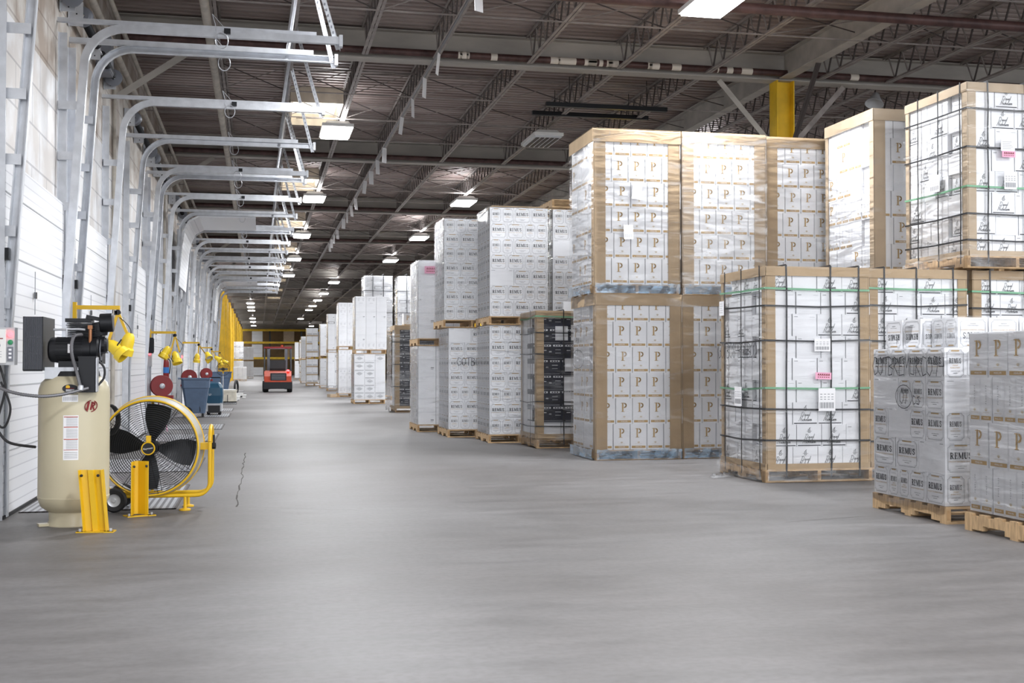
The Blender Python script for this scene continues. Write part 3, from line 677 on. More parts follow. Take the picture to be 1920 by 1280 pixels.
def dnbox(blank=False):
    s = body(DW, DD, DHH)
    for f in ('-Y', '+Y', '-X', '+X'):
        O, u = faceO(f, DW, DD, DHH); hw = (DW if f[1] == 'Y' else DD)/2
        if f in ('-X', '+X') or blank:
            s.rect(O, u, UP, hw-.008, -.118, hw-.0045, .118, 'ink_grey'); s.rect(O, u, UP, -hw+.02, .088, -hw+.062, .092, 'ink'); s.rect(O, u, UP, hw-.09, .086, hw-.03, .089, 'ink_soft')
            if blank or f == '+X': continue
            s.rect(O, u, UP, -hw+.012, -.113, -.01, -.105, 'ink')
            sprig(s, O, u, -.1, .03); s.strokes(cursive('David', .042, .003), O-u*.1-UP*.045, u, UP, 'ink'); s.strokes(cursive('Nicholson', .042, .003), O-u*.1-UP*.088, u, UP, 'ink')
        else:
            s.rect(O, u, UP, -hw+.012, -.113, hw-.012, -.103, 'ink'); sprig(s, O, u, 0, .05)
            s.strokes(cursive('David', .048, .0036), O-UP*.03, u, UP, 'ink'); s.strokes(cursive('Nicholson', .048, .0036), O-UP*.082, u, UP, 'ink')
            s.rect(O, u, UP, -.06, -.089, .07, -.087, 'ink_soft')
    return s.mesh('carton')
KW, KD, KH = .38, .30, .24
def dark(white=False):
    s = body(KW, KD, KH, 'navy' if not white else 'carton')
    for f in ('-Y', '+Y'):
        O, u = faceO(f, KW, KD, KH)
        if not white:
            s.rect(O, u, UP, -.17, .085, -.02, .112, 'carton'); s.rect(O, u, UP, .02, .085, .17, .112, 'carton')
            for x in (-.15, -.11, -.07, .04, .08, .12): s.rect(O+FR[f][0]*.0006, u, UP, x, .09, x+.028, .107, 'navy')
            s.strokes(cursive('ini', .05, .006), O-UP*.005+u*-.03, u, UP, 'carton'); s.rect(O, u, UP, -.15, .02, -.09, .03, 'carton'); s.rect(O, u, UP, .05, .03, .14, .04, 'ink_soft'); s.rect(O, u, UP, .05, -.02, .14, -.012, 'ink_soft')
            s.rect(O, u, UP, -.17, -.10, .17, -.096, 'ink_soft')
        else: s.rect(O, u, UP, -.19, .10, .19, .118, 'ink_grey')
    for f in ('-X', '+X'):
        O, u = faceO(f, KW, KD, KH)
        if not white: s.rect(O, u, UP, -.13, -.1, .13, .06, 'carton')
    return s.mesh('carton')
QW, QD, QH = .34, .40, .25
def plain(kind):
    s = body(QW, QD, QH, 'carton')
    for f in ('-Y', '-X', '+X'):
        O, u = faceO(f, QW, QD, QH)
        if kind == 'script':
            for x in (-.07, .08): s.strokes([(.007, [(x-.03, .02), (x-.01, .06), (x+.01, .03), (x+.03, .07)])], O, u, UP, 'ink_soft'); s.rect(O, u, UP, x-.025, -.01, x+.02, .0, 'ink_grey')
            s.rect(O, u, UP, -.05, -.10, .06, -.092, 'ink_soft')
        elif kind == 'diamond':
            s.rect(O, u, UP, -.15, .08, .14, .105, 'ink_soft')
            for q in (1, .72): s.strokes([(.008, [(-.10*q, -.02), (0, .055*q-.02), (.10*q, -.02), (0, -.055*q-.02), (-.10*q, -.02)])], O, u, UP, 'ink_soft')
            s.rect(O, u, UP, -.04, -.03, .04, -.012, 'ink_grey')
        elif kind == 'mark':
            s.rect(O, u, UP, .07, -.05, .13, -.03, 'ink_grey'); s.rect(O, u, UP, .07, -.075, .12, -.065, 'ink_soft'); s.rect(O, u, UP, -.16, .11, .16, .113, 'ink_soft')
        elif kind == 'greyband':
            s.rect(O, u, UP, -.16, -.11, .16, .0, 'grey_bars'); s.rect(O+FR[f][0]*.0006, u, UP, -.12, -.09, .1, -.03, 'carton')
        elif kind == 'tanband':
            s.rect(O, u, UP, -.17, -.12, .17, -.03, 'kraft_pale'); s.rect(O, u, UP, -.14, .0, .14, .05, 'grey_bars')
    return s.mesh('carton')
CT = {'rem': (remus(), RW, RD, RH), 'remb': (remus(True), RW, RD, RH), 'p': (pbox(), PW, PD, PH), 'pb': (pbox(True), PW, PD, PH), 'dn': (dnbox(), DW, DD, DHH), 'dnb': (dnbox(True), DW, DD, DHH),
      'dk': (dark(), KW, KD, KH), 'dkw': (dark(True), KW, KD, KH)}
for q in ('script', 'diamond', 'mark', 'greyband', 'tanband', 'blank'): CT[q] = (plain(q), QW, QD, QH)
KIND = {'rem': 'framed_label_carton', 'remb': 'framed_label_carton', 'p': 'gold_letter_carton', 'pb': 'gold_letter_carton', 'dn': 'script_label_carton', 'dnb': 'script_label_carton', 'dk': 'dark_carton', 'dkw': 'dark_carton'}
DESC = {'rem': 'ornate-framed', 'remb': 'ornate-framed', 'p': 'gold-letter', 'pb': 'blank', 'dn': 'script-signed', 'dnb': 'line-edged', 'dk': 'dark navy', 'dkw': 'white-faced', 'script': 'faintly marked', 'diamond': 'diamond-print', 'mark': 'small-marked', 'greyband': 'grey-banded', 'tanband': 'tan-banded', 'blank': 'blank white'}

# pallets
def pallet_parts(w_, d):
    t = MB()
    n = 7; bw = .095
    for i in range(n): y = -d/2+i*(d-bw)/(n-1); t.box(-w_/2, y, .12, w_/2, y+bw, .138, 'pallet_wood')
    b = MB()
    for y in (-d/2, -bw/2, d/2-bw): b.box(-w_/2, y, 0, w_/2, y+bw, .016, 'pallet_wood')
    st = []
    for x in (-w_/2+.02, 0, w_/2-.02):
        s = MB(); x0, x1 = x-.02, x+.02; yn = d*.20; nw = d*.11
        segs = [(-d/2, -yn-nw, .016), (-yn-nw, -yn+nw, .055), (-yn+nw, yn-nw, .016), (yn-nw, yn+nw, .055), (yn+nw, d/2, .016)]
        for a, b_, z in segs: s.box(x0, a, z, x1, b_, .12, 'pallet_wood')
        for yy in (-d/2-.001, d/2-.001): s.box(x0+.004, yy, .03, x1-.004, yy+.002, .11, 'pallet_end')
        st.append(s.mesh('stringer'))
    one = MB()
    return t.mesh('deck'), b.mesh('bottom'), st
_pp = {}
def pallet(x, y, z, w_, d, label, full=True, rz=0):
    key = (round(w_, 2), round(d, 2))
    if key not in _pp: _pp[key] = pallet_parts(*key)
    t, b, st = _pp[key]
    e_ = empty('pallet', (x+w_/2, y+d/2, z), label, 'pallet', 'wooden pallets', rz)
    inst(t, 'top_deck', (0, 0, 0), parent=e_); inst(b, 'bottom_deck', (0, 0, 0), parent=e_)
    for s in st: inst(s, 'stringer', (0, 0, 0), parent=e_)
    return e_

def cartons(desc, X0, Y0, z, rows, grp, nfront=9, nside=9, jit=.003, W=None, D=None):
    """rows bottom-up: (front [(kind, turned)], side [(kind, turned)], xshift)"""
    nr = len(rows)
    for r, row in enumerate(rows):
        front, side = row[0], row[1]; xs = row[2] if len(row) > 2 else 0
        ps = row[3] if len(row) > 3 else None
        H = CT[front[0][0]][3]; x = X0+xs; rw = 'bottom row' if r == 0 else ('top row' if r == nr-1 else 'row %s up' % ['', '', 'two', 'three', 'four', 'five', 'six', 'seven', 'eight', 'nine'][r+1])
        depth0 = None
        wid = lambda it, ax: CT[it[0]][1+((it[1]+ax) % 2 if it[1] < 10 else ax)]
        fx = 1; fy = 1
        if D:
            side = list(side)
            while len(side) > 1 and sum(wid(i, 1) for i in side)-(D-wid(front[0], 1)) > .14: side.pop()
        if W: fx = (W-xs)/sum(wid(i, 0) for i in front); fx = fx if .86 < fx < 1.16 else 1
        if D and side: fy = (D-wid(front[0], 1))/sum(wid(i, 1) for i in side); fy = fy if .7 < fy < 1.35 else 1
        for c, it in enumerate(front):
            kd, tn = it[0], it[1]; me, w_, d, h = CT[kd]
            wx, dy = (d, w_) if tn % 2 else (w_, d)
            if depth0 is None: depth0 = dy
            wx *= fx; scl = (1, fx, 1) if tn % 2 else (fx, 1, 1)
            if c < nfront:
                ro = (0, 0, R(90)*tn) if tn < 10 else (math.pi, 0, 0)
                o = inst(me, KIND.get(kd, 'plain_carton'), (x+wx/2, Y0+dy/2+rnd.uniform(-jit, jit), z+(h if tn >= 10 else 0)), ro); o.scale = scl
                tag(o, '%s carton, %s, %s from left, %s' % (DESC[kd], rw, ORD[c+1], desc), 'carton', grp)
            x += wx+(.002 if not W else 0)
        y = Y0+depth0+.002
        for c, it in enumerate(side[:nside]):
            kd, tn = it[0], it[1]; me, w_, d, h = CT[kd]
            wx, dy = (d, w_) if tn % 2 else (w_, d)
            dy *= fy
            o = inst(me, KIND.get(kd, 'plain_carton'), (X0+wx/2+rnd.uniform(-jit, jit), y+dy/2, z), (0, 0, R(90)*tn)); o.scale = (fy, 1, 1) if tn % 2 else (1, fy, 1)
            tag(o, '%s carton, %s, %s behind corner, %s' % (DESC[kd], rw, ORD[c+1], desc), 'carton', grp)
            y += dy+(.002 if not D else 0)
        z += H
    return z

def wrapfilm(x0, y0, x1, y1, z0, z1, desc, k='film', flare=0.0, amp=.006, right=False):
    s = MB(); e_ = .012
    def wall(p, q, nrm, nu, nv):
        vs = []
        for j in range(nv+1):
            for i in range(nu+1):
                b_ = Vector(p).lerp(Vector(q), i/nu); zz = z0+(z1-z0)*j/nv
                off = e_+rnd.uniform(0, amp)+(flare*rnd.uniform(.3, 1) if j < 2 else 0)
                if i in (0, nu): off = e_
                dz = -rnd.uniform(0, .03) if j == 0 and flare else 0
                vs.append((b_.x+nrm[0]*off, b_.y+nrm[1]*off, zz+dz))
        s.add(vs, [(j*(nu+1)+i, j*(nu+1)+i+1, (j+1)*(nu+1)+i+1, (j+1)*(nu+1)+i) for j in range(nv) for i in range(nu)], k)
    nv = int((z1-z0)/.09)
    wall((x0-e_, y0, 0), (x1+e_, y0, 0), (0, -1), 14, nv); wall((x0, y1+e_, 0), (x0, y0-e_, 0), (-1, 0), 12, nv)
    if right: wall((x1, y0-e_, 0), (x1, y1+e_, 0), (1, 0), 12, nv)
    o = s.build('stretch_wrap', smooth=True); tag(o, 'clear plastic film wound round %s' % desc, 'plastic wrap', 'stretch wrap'); return o
def protector(kind, x0, y0, x1, y1, z0, z1, desc, k='kraft', t=.010, wd=.14, wd2=.05):
    """corner posts and rim boards of brown card"""
    def post(px, sx, lab, w_=wd):
        s = MB(); a = px; b_ = px+sx*w_
        s.box(min(a, b_), y0-t-.004, z0, max(a, b_), y0-.004, z1, k); xx = px-(t+.004 if sx > 0 else -.004)
        s.box(xx, y0-t-.004, z0, xx+t, y0+wd2+.04, z1, k)
        tag(s.build('corner_board'), '%s card corner board of %s' % (lab, desc), 'corner board', 'card edge protectors')
    if 'L' in kind: post(x0, 1, 'left brown')
    if 'R' in kind: post(x1, -1, 'right brown')
    if 'B' in kind:  # back-left post
        s = MB(); s.box(x0-t-.004, y1-.07, z0, x0-.004, y1, z1, k); tag(s.build('corner_board'), 'rear left card corner board of %s' % desc, 'corner board', 'card edge protectors')
    if 'T' in kind:
        h = wd*.9; s = MB(); s.box(x0-.02, y0-t*2-.006, z1-h, x1+.01, y0-t-.005, z1+.004, k); s.box(x0-t*2-.006, y0-t*2-.006, z1-h, x0-t-.005, y1, z1+.004, k); s.box(x0-.02, y0-.02, z1+.004, x1+.01, y1, z1+.014, k)
        tag(s.build('rim_board'), 'brown card rim along the top of %s' % desc, 'edge board', 'card edge protectors')
    if 'C' in kind:  # tray cap
        h = .17; s = MB(); s.box(x0-.035, y0-.035, z1-h, x1+.02, y0-.026, z1+.01, k); s.box(x0-.035, y0-.03, z1-h, x0-.026, y1, z1+.01, k); s.box(x1+.012, y0-.03, z1-h, x1+.02, y1, z1+.01, k); s.box(x0-.035, y0-.035, z1+.002, x1+.02, y1, z1+.012, k)
        s.strokes([(.004, [(-.06, -.02), (0, -.03), (.05, -.02), (.05, .03)])], ((x0+.16), y0-.0362, z1-.06), (1, 0, 0), (0, 0, 1), 'seam')
        tag(s.build('tray_cap'), 'brown cardboard tray lid on top of %s' % desc, 'cardboard lid', 'card edge protectors')
    if 'S' in kind:  # sill board at the foot
        s = MB(); s.box(x0, y0-t*2-.006, z0, x1, y0-t-.005, z0+.07, k); s.box(x0-t*2-.006, y0-t*2, z0, x0-t-.005, y1, z0+.07, k)
        tag(s.build('sill_board'), 'brown card board along the foot of %s' % desc, 'edge board', 'card edge protectors')
def straps(x0, y0, x1, y1, z0, z1, vx, vy, hz, desc, green=(), sag=.012, w_=.019):
    o_ = .03
    def ribbon(path, k, nm, lab, wdt, vertical):
        s = MB()
        for a, b_ in zip(path, path[1:]):
            s.bar(a, b_, *( (.004, wdt) if not vertical else (.004, wdt)), k, up=(0, 0, 1)) if not vertical else s.bar(a, b_, wdt, .004, k, up=lab[1])
        tag(s.build(nm), lab[0], 'strap', 'pallet strapping')
    for i, vx_ in enumerate(vx):
        x = x0+vx_; p = [(x+rnd.uniform(-.006, .006), y0-o_, z0+(z1-z0)*j/8) for j in range(8)]+[(x, y0-o_, z1+.02), (x, y1+o_, z1+.02)]
        ribbon(p, 'strap_black', 'strap', ('black upright strap, %s from left on front of %s' % (ORD[i+1], desc), (0, 1, 0)), w_, True)
    for i, vy_ in enumerate(vy):
        y = y0+vy_; p = [(x0-o_, y+rnd.uniform(-.006, .006), z0+(z1-z0)*j/8) for j in range(8)]+[(x0-o_, y, z1+.02), (x1+o_, y, z1+.02)]
        ribbon(p, 'strap_black', 'strap', ('black upright strap, %s from corner on left side of %s' % (ORD[i+1], desc), (1, 0, 0)), w_, True)
    for j, (z, k) in enumerate([(z, 'strap_black') for z in hz]+[(z, 'strap_green') for z in green]):
        d = rnd.uniform(-.02, .02)
        p = [(x0-o_, y1, z+d), (x0-o_, y0+(y1-y0)*.5, z-sag+d), (x0-o_, y0-o_, z), (x0+(x1-x0)*.5, y0-o_, z-sag), (x1+.01, y0-o_, z+rnd.uniform(-.015, .015))]
        s = MB()
        for a, b_ in zip(p, p[1:]): s.bar(a, b_, .004, w_ if k == 'strap_black' else .022, k)
        nm = 'black' if k == 'strap_black' else 'green'
        tag(s.build('strap'), '%s level strap round %s, %s from its foot' % (nm, desc, ORD[(j+1) if k == 'strap_black' else (j-len(hz)+1)]), 'strap', 'pallet strapping')
def sheet(x, y, z, w_, h, face, label, kind='bars', rot=0.):
    """paper label stuck on the outside of a load"""
    n, u = FR[face]; O = Vector((x, y, z)); v = UP
    u2 = u*math.cos(rot)+v*math.sin(rot); v2 = v*math.cos(rot)-u*math.sin(rot)
    s = MB(); k = 'pink_paper' if kind == 'pink' else 'paper'; t = .0015
    c = [O+u2*a*w_/2+v2*b_*h/2 for a, b_ in ((-1, -1), (1, -1), (1, 1), (-1, 1))]
    s.add([p for p in c]+[p+n*t for p in c], [(3, 2, 1, 0), (4, 5, 6, 7), (0, 1, 5, 4), (1, 2, 6, 5), (2, 3, 7, 6), (3, 0, 4, 7)], k)
    P = O+n*(t+.0008)
    if kind == 'pink':
        for i in range(6): s.strokes([(.008, [(-.35*w_+i*.13*w_, h*.08), (-.30*w_+i*.13*w_, h*.3), (-.28*w_+i*.13*w_, h*.05)])], P, u2, v2, 'red'); s.rect(P, u2, v2, -.36*w_+i*.13*w_, -.25*h, -.28*w_+i*.13*w_, -.13*h, 'red')
    elif kind == 'bars':
        for i in range(16): s.rect(P, u2, v2, -w_*.44+i*w_*.055, -h*.38, -w_*.44+i*w_*.055+w_*(.02+.012*(i % 3)), -h*.12, 'ink_grey')
        for zf in (0, .1, .22): 
            for i in range(4): s.rect(P, u2, v2, -w_*.4+i*w_*.22, h*zf, -w_*.4+i*w_*.22+w_*.13, h*zf+h*.03, 'ink_grey')
    else:
        for zf in (-.3, -.15, 0, .15, .3): s.rect(P, u2, v2, -w_*.38, h*zf, w_*rnd.uniform(.1, .36), h*zf+h*.03, 'ink_soft')
    tag(s.build('paper_label'), label, 'label'); return o
def scrawl(txt, x, y, z, face, h, parent, wd=.005, adv=.62, circle=None):
    n, u = FR[face]; s = MB(); st = marker(txt, h, wd, adv)
    if circle: st = st+[(wd, [(circle[0]+circle[2]*math.cos(t*.4), circle[1]+circle[3]*math.sin(t*.4)) for t in range(17)])]
    s.strokes(st, Vector((x, y, z))+n*.024, u, UP, 'ink'); o = s.build('marker_writing', parent); o['label'] = 'black handwritten marker scrawl'; return o

# ---- rows of bourbon cartons (S = short face out, L = long face with two small labels out)
def remrows(n, seed, nf=3):
    out = []; rr = random.Random(seed)
    for r in range(n):
        q = r % 2; b = 'remb' if rr.random() < .25 else 'rem'
        if q == 0: f = [(b if rr.random() < .4 else 'rem', 1), ('rem', 0), ('rem', 0)]; s = [('rem', 0), (b, 0)][:2]; sd = [('rem', 1), ('rem', 1), (b, 1)]
        else: f = [('rem', 0), ('rem', 0), (b, 1)]; sd = [(b, 0), ('rem', 0)]
        out.append((f, sd))
    return out
# front right: low wrapped pallet
D_ = 'low wrapped pallet at front right'
pallet(5.40, 8.50, 0, 1.22, 1.16, 'new wooden pallet under the low wrapped load at front right')
rows = [([('rem', 1)]*3, [('rem', 1), ('rem', 0), ('rem', 1)]),
        ([('remb', 0), ('rem', 0), ('rem', 0), ('rem', 0)], [('rem', 1), ('rem', 1)]),
        ([('rem', 1)]*3, [('rem', 1), ('remb', 0), ('rem', 1)]),
        ([('remb', 1), ('rem', 1), ('rem', 1)], [('rem', 0), ('remb', 0)]),
        ([('rem', 1)]*3, [('rem', 1), ('rem', 1), ('rem', 1)])]
ztop = cartons(D_, 5.41, 8.53, .14, rows, 'bourbon cartons on the low front pallet', W=1.14, D=1.12)
for c, x in enumerate((5.82, 6.11, 6.40, 6.69)):
    o = inst(CT['rem'][0], 'framed_label_carton', (x, 8.95, ztop+RH), (math.pi, 0, math.pi)); tag(o, 'upside-down ornate-framed carton on top of %s, %s from left' % (D_, ORD[c+1]), 'carton', 'bourbon cartons on the low front pallet')
for c, y in enumerate((9.2, 9.5)):
    o = inst(CT['rem'][0], 'framed_label_carton', (5.78, y+.1, ztop+RH), (math.pi, 0, math.pi/2)); tag(o, 'upside-down carton on top of %s, %s behind corner' % (D_, ORD[c+1]), 'carton', 'bourbon cartons on the low front pallet')
f1 = wrapfilm(5.41, 8.53, 6.6, 9.66, .10, ztop-.02, D_, 'film', flare=.01, amp=.012, right=False)
f2 = wrapfilm(5.62, 8.72, 6.9, 9.62, ztop-.03, ztop+RH+.01, 'the topmost cartons of front right pallet', 'film_heavy', amp=.03)
scrawl('GOTBREMURC094', 5.40, 9.6, 1.19, '-X', .16, f1, .0075, .54)
scrawl('107 cs', 5.40, 9.22, .95, '-X', .12, f1, .0065, .55, circle=(.13, .06, .13, .10))
# front right edge: cropped pallet of gold-letter cartons
D_ = 'cropped pallet at right edge'
pallet(5.38, 7.0, 0, 1.16, 1.22, 'worn wooden pallet cropped by the right picture edge')
rows = []
for r in range(4):
    if r % 2 == 0: rows.append(([('p', 0)]*4, [('p', 0)]*3))
    else: rows.append(([('p', 1)]*3, [('p', 1)]*4))
cartons(D_, 5.43, 7.02, .15, [(f, [(k_, t_) for k_, t_ in s], 0) for f, s in rows], 'gold-letter cartons at the right edge', D=1.2)
wrapfilm(5.43, 7.02, 6.5, 8.24, .12, 1.54, D_, 'film', amp=.008)
# ---- gold-letter stacks
def prow(n, seed, nf=5, ns=4, blank=.0):
    rr = random.Random(seed); out = []
    for r in range(n):
        f = [('pb' if rr.random() < blank else 'p', 0) for _ in range(nf)]
        s = [(('pb' if rr.random() < blank+.1 else 'p'), 0 if rr.random() < .6 else 1) for _ in range(ns)]
        out.append((f, s, (.0, .035)[r % 2]))
    return out
def pload(name, X, Y, z, W, D, seed, kind, nf=5, ns=3, blank=0., top=None, film_='film', kf='kraft', side=True, pal=True):
    zt = cartons(name, X+.005, Y, z+.14, prow(6, seed, nf, ns, blank), 'gold-letter cartons on %s' % name, nside=ns, D=D-.01)
    if pal:
        pallet(X, Y-.01, z, W, D, 'film-covered wooden pallet under %s' % name)
    protector(kind, X, Y, X+W, Y+D, z+.10, zt+.015, name, kf, wd=.155)
    wrapfilm(X-.012, Y-.03, X+W+.01, Y+D, z+.02, zt+.02, name, film_, flare=.01, amp=.010)
    return zt
# bluish film band round the pallet feet
def foot_band(X, Y, W, D, z, name, k='film_blue', lab='bluish'):
    s = MB(); rr = random.Random(int(X*10))
    for (p, q, n_) in (((X, Y), (X+W, Y), (0, -1)), ((X, Y+D), (X, Y), (-1, 0))):
        vs = []; N_ = 20
        for j in range(4):
            for i in range(N_+1):
                a = i/N_; off = .045+rr.uniform(0, .018); vs.append((p[0]+(q[0]-p[0])*a+n_[0]*off, p[1]+(q[1]-p[1])*a+n_[1]*off, z+.012+j*.045+(rr.uniform(-.008, .008) if j else 0)))
        s.add(vs, [(j*(N_+1)+i, j*(N_+1)+i+1, (j+1)*(N_+1)+i+1, (j+1)*(N_+1)+i) for j in range(3) for i in range(N_)], k)
    tag(s.build('stretch_wrap', smooth=True), lab+' crumpled film round the pallet foot of %s' % name, 'plastic wrap', 'stretch wrap')
film('film_blue', .18, .55, (5, 5, 12), .4)
M['film_blue'].node_tree.nodes['Diffuse BSDF'].inputs['Color'].default_value = (.45, .62, .80, 1)
n1_, n2_ = 'lower leftmost gold-letter load', 'upper leftmost gold-letter load'
pload(n1_, 4.42, 15.17, 0, 1.20, 1.18, 3, 'LRT', 5, 3)
pload(n2_, 4.40, 15.17, 2.235, 1.20, 1.18, 4, 'LRC', 5, 3, kf='kraft')
foot_band(4.42, 15.17, 1.2, 1.18, 0, n1_); foot_band(4.40, 15.17, 1.2, 1.18, 2.235, n2_)
sheet(4.98, 15.10, 3.62, .13, .20, '-Y', 'white paper label on upper leftmost gold-letter load, upper one', 'text', -.08); sheet(4.86, 15.10, 3.07, .13, .19, '-Y', 'white barcode label on upper leftmost gold-letter load, lower one', 'bars', .03)
n3_, n4_ = 'second lower gold-letter load', 'second upper gold-letter load'
pload(n3_, 5.66, 15.19, 0, 1.20, 1.18, 5, 'LRT', 5, 0)
pload(n4_, 5.66, 15.17, 2.235, 1.20, 1.18, 6, 'LRT', 5, 1, film_='film_heavy')
foot_band(5.66, 15.19, 1.2, 1.18, 0, n3_); foot_band(5.66, 15.17, 1.2, 1.18, 2.235, n4_)
n5_, n6_ = 'third lower gold-letter load', 'third upper gold-letter load'
pload(n5_, 6.93, 15.25, 0, 1.2, 1.18, 7, 'LT', 3, 0); pload(n6_, 6.93, 15.25, 2.235, 1.2, 1.18, 8, 'LRT', 5, 0)
n7_, n8_ = 'lower turned gold-letter load', 'upper turned gold-letter load'
pload(n7_, 7.78, 13.75, 0, 1.2, 1.18, 9, 'L', 2, 1); pload(n8_, 7.76, 13.8, 2.36, 1.22, 1.3, 17, 'LTRB', 5, 4, blank=.4, kf='kraft_pale')
sheet(8.30, 13.72, 4.37, .16, .24, '-Y', 'white barcode label near top of upper turned gold-letter load', 'bars')
wr = [o for o in C.objects if o.name.startswith('stretch_wrap') and n1_ in o['label']][0]
scrawl('PUUG73', 4.41, 16.2, 1.75, '-X', .09, wr, .006); scrawl('PUNS', 4.41, 16.05, 1.58, '-X', .08, wr, .006); scrawl('96', 4.41, 16.0, 1.42, '-X', .09, wr, .006, circle=(.05, -.06, .3, .13))

# ---- script-signed loads, strapped
def dnrows(pats, spats, alt=True):
    out = []
    for r, p in enumerate(pats):
        f = [('dn', 0) if c == 'D' else ('dnb', 0) for c in p]
        s = [({'D': ('dn', 0), 'W': ('dn', 1), 'b': ('dnb', 0), 'c': ('dnb', 1)})[c] for c in spats[r % len(spats)]]
        out.append((f, s, (.0, .045)[r % 2] if alt else 0))
    return out
def dnload(name, X, Y, z, W, D, pats, spats, kind, vx, vy, hz, green, k='kraft', pal=True):
    zt = cartons(name, X+.01, Y, z+.14, dnrows(pats, spats), 'script-signed cartons on %s' % name, D=D-.02)
    if pal: pallet(X-.03, Y-.03, z, W+.06, D+.04, 'wooden pallet under %s' % name)
    protector(kind+'S', X, Y, X+W, Y+D, z+.13, zt+.02, name, k, wd=.10)
    straps(X, Y, X+W, Y+D, z+.05, zt+.03, vx, vy, [z+h for h in hz], name, [z+g for g in green])
    wrapfilm(X-.03, Y-.04, X+W+.01, Y+D, z+.03, zt+.03, name, 'film', flare=.03, amp=.008); foot_band(X-.03, Y-.03, W+.06, D, z, name, 'film_heavy', 'clear')
    return zt
n_ = 'strapped floor load nearest the aisle'
dnload(n_, 5.42, 11.95, 0, 1.21, 1.25, ['DDDD', 'DDDb', 'bDDb', 'bbbD', 'bbbb', 'bbbb', 'bbDD', 'bbbD', 'DbDD'], ['bDc', 'cbb', 'bcb', 'WDb', 'bbc', 'Wbb', 'DDb', 'bbc', 'WWb'], 'LRTB', (.22, .75, 1.09), (.12, .62, 1.1), (.46, .80, 1.55, 1.93), (1.03, 2.12))
sheet(6.05, 11.885, 1.50, .19, .14, '-Y', 'white paper label on strapped floor load nearest aisle, upper front', 'bars'); sheet(6.06, 11.885, 1.16, .19, .075, '-Y', 'pink paper label on front of strapped floor load nearest aisle', 'pink', -.03)
sheet(6.10, 11.885, .90, .20, .25, '-Y', 'white barcode label below the pink one on aisle floor load', 'bars'); sheet(5.372, 12.62, .92, .20, .22, '-X', 'white barcode label on left side of aisle floor load', 'bars'); sheet(5.372, 13.1, 1.95, .14, .17, '-X', 'small white label high on rear left of aisle floor load', 'text')
wr = [o for o in C.objects if o.name.startswith('stretch_wrap') and n_ in o['label']][0]
scrawl('GOTBO84BDNB00', 5.37, 13.15, 1.36, '-X', .17, wr, .007, .50)
n_ = 'middle strapped floor load'
dnload(n_, 6.68, 12.0, 0, 1.2, 1.25, ['DDDD', 'DDbb', 'DbDb', 'DbDD', 'DbbD', 'DDbb', 'DDbb', 'DbDD', 'DbDb'], ['bb'], 'LRT', (.17, .57, 1.03), (), (.43, .78, 1.55, 1.95), (2.14,))
n_ = 'right strapped floor load at frame edge'
dnload(n_, 7.98, 12.0, 0, 1.2, 1.25, ['DDDD', 'DDbb', 'DbDb', 'DbDD', 'DbbD', 'DDDb', 'DDbb', 'DDDb', 'DDDD'], ['b'], 'LRT', (.2, .65, 1.0), (), (.4, .8, 1.5, 1.93), (2.12,))
n_ = 'strapped load stacked top right'
dnload(n_, 7.86, 11.9, 2.38, 1.22, 1.28, ['DDbD', 'DbDD', 'bDbb', 'DDbD', 'bbDb', 'DbDD', 'bDDb', 'bDbD'], ['bDc', 'cDb', 'bWb', 'Wcb', 'bWc', 'Dbb', 'WDb', 'bbD'], 'LRTB', (.24, .72, 1.1), (.1, .55, .98), (.32, .62, 1.38, 1.82), (.93,), k='kraft_pale')
sheet(8.33, 11.835, 3.78, .18, .13, '-Y', 'white paper label on top right strapped load above the pink', 'text'); sheet(8.34, 11.835, 3.68, .17, .07, '-Y', 'pink paper label on front of top right strapped load', 'pink')
sheet(8.36, 11.835, 3.38, .16, .2, '-Y', 'white barcode label low on front of top right load', 'bars'); sheet(7.813, 12.5, 3.42, .22, .2, '-X', 'white barcode label on left side of top right load', 'bars')
# torn film on the floor
s = MB(); vs = []; rr = random.Random(5)
for j in range(6):
    for i in range(14): vs.append((5.0+i*.035+rr.uniform(-.01, .01), 12.45+j*.035+i*.02, .005+rr.uniform(0, .05)*math.sin(math.pi*j/5)))
s.add(vs, [(j*14+i, j*14+i+1, (j+1)*14+i+1, (j+1)*14+i) for j in range(5) for i in range(13)], 'film_heavy')
tag(s.build('torn_film', smooth=True), 'crumpled scrap of clear film on floor beside aisle pallet', 'plastic scrap')

# ---- dark carton load
n_ = 'dark-carton load beside gold-letter stack'
pallet(4.17, 17.55, 0, 1.2, 1.1, 'wooden pallet under the dark-carton load')
rows = [([('dkw', 0)]*3, [('dkw', 0)]*2)]+[([('dk', 0), (('dk', 'dkw')[(r+i) % 5 == 0], 0), ('dk', 0)], [('dk', 0), ('dkw', 0)], (0, .05)[r % 2]) for i, r in enumerate(range(1, 8))]
zt = cartons(n_, 4.18, 17.58, .16, [(*r, ) for r in rows], 'dark cartons', nside=2, D=1.03)
for i, (x, z, w_, h) in enumerate(((4.72, 1.66, .22, .24), (4.62, 1.18, .3, .2), (4.80, 1.02, .3, .26), (4.6, .66, .28, .2), (4.47, 1.66, .2, .22), (4.60, 2.06, .30, .2))):
    s = MB(); s.box(x, 17.565, z, x+w_, 17.572, z+h, 'carton'); tag(s.build('white_panel'), 'white sheet on front of dark-carton load, %s from bottom right' % ORD[i+1], 'paper sheet', 'white sheets on the dark cartons')
protector('LTSB', 4.17, 17.55, 5.37, 18.6, .15, zt+.02, n_, wd=.11); straps(4.17, 17.55, 5.37, 18.6, .05, zt+.03, (.42, .9), (.3,), (.34, .72, 1.45, 1.78), n_, (2.03,), w_=.016)
wrapfilm(4.15, 17.52, 5.37, 18.62, .05, zt+.03, n_, 'film', flare=.03)
